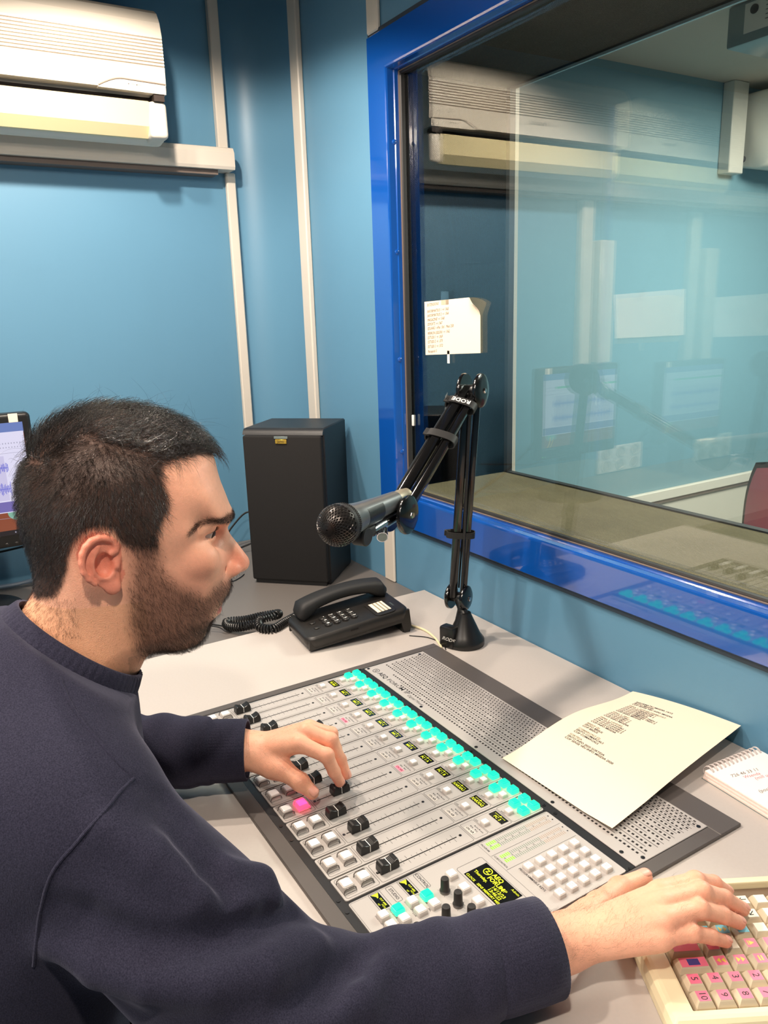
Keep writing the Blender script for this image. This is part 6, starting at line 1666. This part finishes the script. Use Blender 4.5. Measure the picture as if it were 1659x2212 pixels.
for (E, W_, r0, nm, nf) in ((EL_R, WR_R, .0395, 'cuff', .09), (EL_L, WR_L, .0365, 'cuff', .03)):
    ax = (W_-E)/np.linalg.norm(W_-E); cs = W_-ax*(.085 if E is EL_R else .068)
    if E is EL_L: cs = cs+V3(-.002, -.002, .0)
    c = band(Vector(cs), ax, r0, .070 if E is EL_R else .062, .0035, nm, (0, 0, 1), flare=-.01 if E is EL_R else -.01, rib=.00016, nr=64)
    o = c.build('cuff', None, 80); o.parent = sw; o['label'] = 'ribbed cuff'

# ---- hair strands (thin three-sided blades collected into one mesh per kind)
fc = BV[BF].mean(1); e1_ = BV[BF[:, 2]]-BV[BF[:, 0]]; e2_ = BV[BF[:, 3]]-BV[BF[:, 1]]; fn = np.cross(e1_, e2_); fn /= np.maximum(np.linalg.norm(fn, axis=1, keepdims=True), 1e-12)
FQ = to_head(fc); FNh = np.stack([fn@HF, fn@HW, fn@HU], 1)
fhead = (FQ[:, 2] > -175) & (np.abs(FQ[:, 1]) < 100) & (FQ[:, 0] > -150)
fp2 = FQ[:, [0, 2]]; fear = (poly_sdf(fp2, EAROUT) < 3.5) & (np.abs(FQ[:, 1]) > 69)
def strands(idx, n, flow, L, lift, end, wid, curl=.0, segs=5, lenvar=.35, jit=.25, clump=0.0, seed=1):
    r = np.random.default_rng(seed); pick = r.choice(idx, n); p = FQ[pick]+r.normal(0, .5, (n, 3)); nr = FNh[pick]
    d = flow(p, nr); d = d+r.normal(0, jit, d.shape); d = d-nr*(d*nr).sum(1, keepdims=True); d /= np.maximum(np.linalg.norm(d, axis=1, keepdims=True), 1e-6)
    Ls = (L(p) if callable(L) else np.full(n, L))*(1+lenvar*(r.random(n)-.5)*2); lf = (lift(p) if callable(lift) else np.full(n, lift)); en = (end(p) if callable(end) else np.full(n, end))
    pts = [p-nr*.8]; cur = p.copy(); sd = np.cross(nr, d); ph = r.random(n)*6.28; cv = r.normal(0, curl, n)
    pts.append(cur.copy())
    for k in range(segs):
        q = (k+.5)/segs; a = lf*(1-q)+en*q
        v = d*np.cos(a)[:, None]+nr*np.sin(a)[:, None]+sd*(cv*(q*2)+.5*curl*np.sin(ph+q*5))[:, None]
        v /= np.linalg.norm(v, axis=1, keepdims=True); cur = cur+v*(Ls/segs)[:, None]; pts.append(cur.copy())
    m = len(pts); A = np.stack(pts, 1); tan = np.gradient(A, axis=1); tan /= np.maximum(np.linalg.norm(tan, axis=2, keepdims=True), 1e-9)
    u = np.cross(tan, nr[:, None, :]); u /= np.maximum(np.linalg.norm(u, axis=2, keepdims=True), 1e-6); v = np.cross(tan, u)
    wd = (wid*(.8+.4*r.random(n)))[:, None]*np.linspace(1, .12, m)[None]**.6
    rings = []
    for t_ in range(3):
        a = 2*PI*t_/3+PI/2; rings.append(A+(u*math.cos(a)+v*math.sin(a))*wd[..., None])
    R3 = np.stack(rings, 2).reshape(-1, 3); W3 = from_head(R3)
    b = (np.arange(n)*m*3)[:, None, None]; k = np.arange(m-1)[None, :, None]*3; j = np.arange(3)[None, None]; j2 = (j+1) % 3
    Fq = np.stack([b+k+j, b+k+j2, b+k+3+j2, b+k+3+j], -1).reshape(-1, 4)
    return W3, Fq
def hairmat(name, c1, c2, rough=.34, sp=.75):
    m, t, b = newmat(name); b.inputs['Roughness'].default_value = rough; b.inputs['Specular IOR Level'].default_value = sp
    tc = t.nodes.new('ShaderNodeTexCoord'); n = t.nodes.new('ShaderNodeTexNoise'); n.inputs['Scale'].default_value = 700; t.links.new(tc.outputs['Object'], n.inputs['Vector'])
    cr = t.nodes.new('ShaderNodeValToRGB'); cr.color_ramp.elements[0].color = srgb(*c1); cr.color_ramp.elements[1].color = srgb(*c2); cr.color_ramp.elements[0].position = .35; cr.color_ramp.elements[1].position = .7
    t.links.new(n.outputs['Fac'], cr.inputs[0]); t.links.new(cr.outputs[0], b.inputs['Base Color']); return m
M['hair'] = hairmat('dark_hair', (14, 11, 10), (38, 28, 24), .22); M['bristle'] = hairmat('beard_hair', (34, 22, 17), (74, 48, 36), .5, .35); M['armhair'] = hairmat('arm_hair', (60, 38, 26), (96, 62, 40), .5, .3)
def top_z(s): return np.interp(s, [-75, -54, -30, 7, 37, 60, 99], [99, 104, 96, 83, 71, 65, 54])
sc_d = poly_sdf(fp2, HAIRP); hair_f = fhead & (sc_d < 0) & ~fear
istop = hair_f & ((FQ[:, 2] > top_z(FQ[:, 0])-2) | (np.abs(FQ[:, 1]) < 42) & (FQ[:, 2] > 72))
side_f = hair_f & ~istop
def unit(a): return np.array(a, float)/np.linalg.norm(a)
def flow_top(p, n):
    f = np.tile(unit((1, .10, .12)), (len(p), 1)); f[:, 1] += .55*np.sin(p[:, 0]*.13+p[:, 1]*.05)+np.where(p[:, 1] > 0, .10, -.05); f[:, 2] += .40*np.sin(p[:, 0]*.12+p[:, 1]*.16); return f
def flow_side(p, n):
    f = np.zeros((len(p), 3)); fr = np.clip((p[:, 0]+20)/60, -1, 1)
    f[:, 0] = np.where(p[:, 0] > -10, .12+.2*fr, -.20); f[:, 2] = -1; f[:, 0] += .18*np.sin(p[:, 2]*.12); return f
fade = lambda p: np.clip((p[:, 2]+62)/75, .22, 1)
ia = np.nonzero(istop)[0]; ib = np.nonzero(side_f)[0]
V1, F1 = strands(ia, 8500, flow_top, lambda p: 22-3*np.clip((p[:, 0]-40)/50, 0, 1), lambda p: .72+.30*np.clip((p[:, 0]-30)/60, 0, 1), lambda p: -.12-.38*np.clip((p[:, 0]-20)/70, 0, 1), .17, curl=.75, segs=8, jit=.50, lenvar=.5, seed=3)
V2, F2 = strands(ib, 21000, flow_side, lambda p: 8.5*fade(p)+1.0, .80, .30, .125, curl=.22, segs=4, jit=.34, seed=4)
V2b, F2b = strands(ia, 70, flow_top, 36, 1.1, .3, .09, curl=.7, segs=9, jit=.9, seed=9)
HV = np.concatenate([V1, V2, V2b]); HFc = np.concatenate([F1, F2+len(V1), F2b+len(V1)+len(V2)])
h = pchild(quads_obj('hair', HV, HFc, [M['hair']]), per, 'short dark wavy hair'); 
bd_d = poly_sdf(fp2, BEARDP); bf = fhead & (bd_d < 7*np.random.default_rng(4).random(len(bd_d))**2-5*np.random.default_rng(5).random(len(bd_d))) & ~fear & (np.abs(FQ[:, 1]) < 76) & ~((np.abs(FQ[:, 2]+98) < 3.8) & (np.abs(FQ[:, 1]) < 22) & (FQ[:, 0] > 72))
def flow_beard(p, n):
    f = np.zeros((len(p), 3)); f[:, 0] = .35; f[:, 2] = -1; m = (p[:, 0] > 80) & (p[:, 2] > -95); f[m, 0] = .2; f[:, 1] = np.sign(p[:, 1])*.1; f[:, 0] += .25*np.sin(p[:, 2]*.2+p[:, 0]*.1); return f
ic = np.nonzero(bf)[0]
V3_, F3_ = strands(ic, 15000, flow_beard, lambda p: np.where(p[:, 2] < -95, 7.0, 4.8)*np.clip((-6-p[:, 2])/30, .55, 1), .75, .25, .075, curl=.16, segs=3, jit=.35, seed=5)
nk = np.nonzero(fhead & (FQ[:, 2] < -55) & (FQ[:, 2] > -160) & (FQ[:, 0] < 12) & ~fear)[0]
V3n, F3n = strands(nk, 1500, flow_beard, 2.0, .6, .3, .06, segs=2, jit=.5, seed=6)
nape = np.nonzero(fhead & (FQ[:, 2] < -48) & (FQ[:, 2] > -88) & (FQ[:, 0] < -50) & ~fear)[0]
V3m, F3m = strands(nape, 2600, flow_side, 4.0, .5, .2, .075, segs=3, jit=.35, seed=7)
pchild(quads_obj('beard', np.concatenate([V3_, V3n, V3m]), np.concatenate([F3_, F3n+len(V3_), F3m+len(V3_)+len(V3n)]), [M['bristle']]), per, 'short brown beard and neck stubble')
br = np.nonzero(fhead & (poly_sdf(fp2, BROWP) < 0) & (np.abs(FQ[:, 1]) < 68) & (np.abs(FQ[:, 1]) > 7))[0]
def flow_brow(p, n): f = np.zeros((len(p), 3)); f[:, 0] = -.6; f[:, 1] = np.sign(p[:, 1])*.8; f[:, 2] = .1; return f
V4, F4 = strands(br, 2600, flow_brow, 5.6, .35, .05, .085, curl=.1, segs=3, jit=.3, seed=8)
# lashes
r_ = np.random.default_rng(2)
pchild(quads_obj('eyebrows', V4, F4, [M['hair']]), per, 'dark eyebrows')
c = MB()
for sd in (1, -1):
    for k in range(34):
        q = k/33; w_ = 19+24*q; a = EYE+np.array([12.8-9.5*(q-.30)**2*2.2, w_-31.5, 3.0]); a[1] = w_
        b = a+np.array([4.2, 2.0*(q-.4), -.8+.9*r_.random()]); m_ = (a+b)/2+np.array([0, 0, -.5])
        P_ = from_head(np.array([a, m_, b])*np.array([1, sd, 1])); c.tube([tuple(x) for x in P_], [.00022, .00018, .00006], M['hair'], 3, caps=False)
pchild(c.build('eyelashes'))
# arm hair on the backs of hands and wrists
def armhair(H, up, n, seed):
    up = np.array(up); wr = H['wr']; d0 = H['mid'][0]-wr; d0 = d0/np.linalg.norm(d0)
    q = fc-wr; al = q@d0; m = (al > -.045) & (al < .075) & (fn@up > .15) & (np.linalg.norm(q, axis=1) < .10)
    for f in ('idx', 'mid', 'rng', 'pnk'):
        mm = (H[f][0]+H[f][1])/2; m |= (np.linalg.norm(fc-mm, axis=1) < .013) & (fn@up > .5) & (np.random.default_rng(1).random(len(fc)) < .5)
    idx = np.nonzero(m)[0]; side = np.cross(up, d0); dh = np.array([(d0*.7+side*(.5 if H is RH else -.5))@HF, (d0*.7+side*(.5 if H is RH else -.5))@HW, (d0*.7)@HU])
    if len(idx) == 0: return None
    return strands(idx, n, lambda p, nr: np.tile(dh, (len(p), 1)), 7.5, .5, .05, .045, curl=.35, segs=4, jit=.35, seed=seed)
a1 = armhair(RH, RU_, 1100, 21); a2 = armhair(LH, LU_, 600, 22)
pchild(quads_obj('arm_hair', np.concatenate([a1[0], a2[0]]), np.concatenate([a1[1], a2[1]+len(a1[0])]), [M['armhair']]), per, 'sparse dark hair on wrists and hands')

# seams of the sweatshirt, laid on its surface
from mathutils.bvhtree import BVHTree
bvh = BVHTree.FromPolygons([tuple(v) for v in SV], [tuple(int(i) for i in f) for f in SF])
def seam(rays, r, name, lab):
    P = []
    for d in rays:
        hit = bvh.ray_cast(Vector((0, 0, 1.371)), Vector(d))
        if hit[0] is not None: P.append(hit[0]+hit[1]*r*-.05)
    if len(P) < 3: return
    c = cable(None, [tuple(p) for p in P], r, M['navy'], '', res=8, n=8); o = c.build(name); o.parent = sw; o['label'] = lab
seam([(-0.8416, 0.1536, -0.5177), (-0.8384, 0.1352, -0.5280), (-0.8336, 0.1188, -0.5395), (-0.8279, 0.0967, -0.5525), (-0.8218, 0.0772, -0.5645), (-0.8172, 0.0622, -0.5729), (-0.8121, 0.0513, -0.5812), (-0.8052, 0.0428, -0.5914), (-0.7979, 0.0366, -0.6016), (-0.7893, 0.0302, -0.6133), (-0.7802, 0.0255, -0.6250), (-0.7715, 0.0211, -0.6358), (-0.7636, 0.0173, -0.6455)], .0016, 'armhole_seam', 'raised seam where the sleeve joins')
seam([(-0.9112, 0.0977, -0.4003), (-0.9040, 0.1008, -0.4154), (-0.8979, 0.1033, -0.4278), (-0.8912, 0.1077, -0.4406), (-0.8784, 0.1191, -0.4629), (-0.8644, 0.1318, -0.4852), (-0.8520, 0.1433, -0.5036), (-0.8416, 0.1536, -0.5177)], .0013, 'shoulder_seam', 'raised shoulder seam')

# trousers, shoes and the seat he sits on
LEG = [[V3(-.685, -.07, .565), V3(-.640, .36, .560), V3(-.650, .30, .11)], [V3(-.835, -.07, .565), V3(-.890, .36, .560), V3(-.890, .30, .11)]]
def leg_sdf(P):
    f = ellip(P, (-.76, -.08, .56), (.175, .135, .10))
    for L in LEG: f = smin(f, chain(P, L, [.088, .064, .048], .01), .03)
    return smax(f, .10-P[:, 2], .004)
LV, LF = sdf_mesh(leg_sdf, (-1.02, -.26, .06), (-.52, .48, .72), .007, coarse=3, slack=1.6)
M['trousers'] = pmat('dark_trousers', (40, 40, 46), rough=.9, bump=.4, bscale=500)
pchild(quads_obj('trousers', smooth_verts(LV, LF, 2), LF, [M['trousers']]), per)
for L in LEG:
    a = L[2]
    def shoe_sdf(P, a=a):
        s = chain(P, [a+V3(0, -.03, -.065), a+V3(0, .08, -.068), a+V3(0, .17, -.080)], [.040, .040, .030], .01)
        s = smin(s, caps(P, a+V3(0, -.01, -.05), a+V3(0, 0, .01), .040, .046), .02)
        return smax(s, .002-P[:, 2], .003)
    A_v, A_f = sdf_mesh(shoe_sdf, tuple(a+V3(-.08, -.12, -.12)), tuple(a+V3(.08, .26, .09)), .005, coarse=3, slack=1.6)
    pchild(quads_obj('shoe', A_v, A_f, [M['blackmatte']]), per)
st = empty('office_chair', (-.76, -.08, 0)); tag(st, 'dark swivel seat that the man in the sweatshirt sits on', 'chair')
child(MB().rbox((-.23, -.20, .405), (.23, .24, .462), .026, M['trousers'], seg=4), 'seat', st, inv=False)
child(MB().cyl((0, 0, .08), (0, 0, .405), .028, .022, M['black']), 'column', st, inv=False)
for i in range(5):
    a = i*2*PI/5+.3; d = (math.cos(a), math.sin(a))
    lg = child(MB().tube([(0, 0, .10), (d[0]*.14, d[1]*.14, .09), (d[0]*.28, d[1]*.28, .065)], [.026, .020, .015], M['black'], 10), 'base_arm', st, inv=False)
    child(MB().lathe([(.024, -.018), (.028, -.01), (.028, .01), (.024, .018)], M['black'], 18, RT((d[0]*.28, d[1]*.28, .028), (PI/2, 0, a))), 'castor', lg, inv=False)
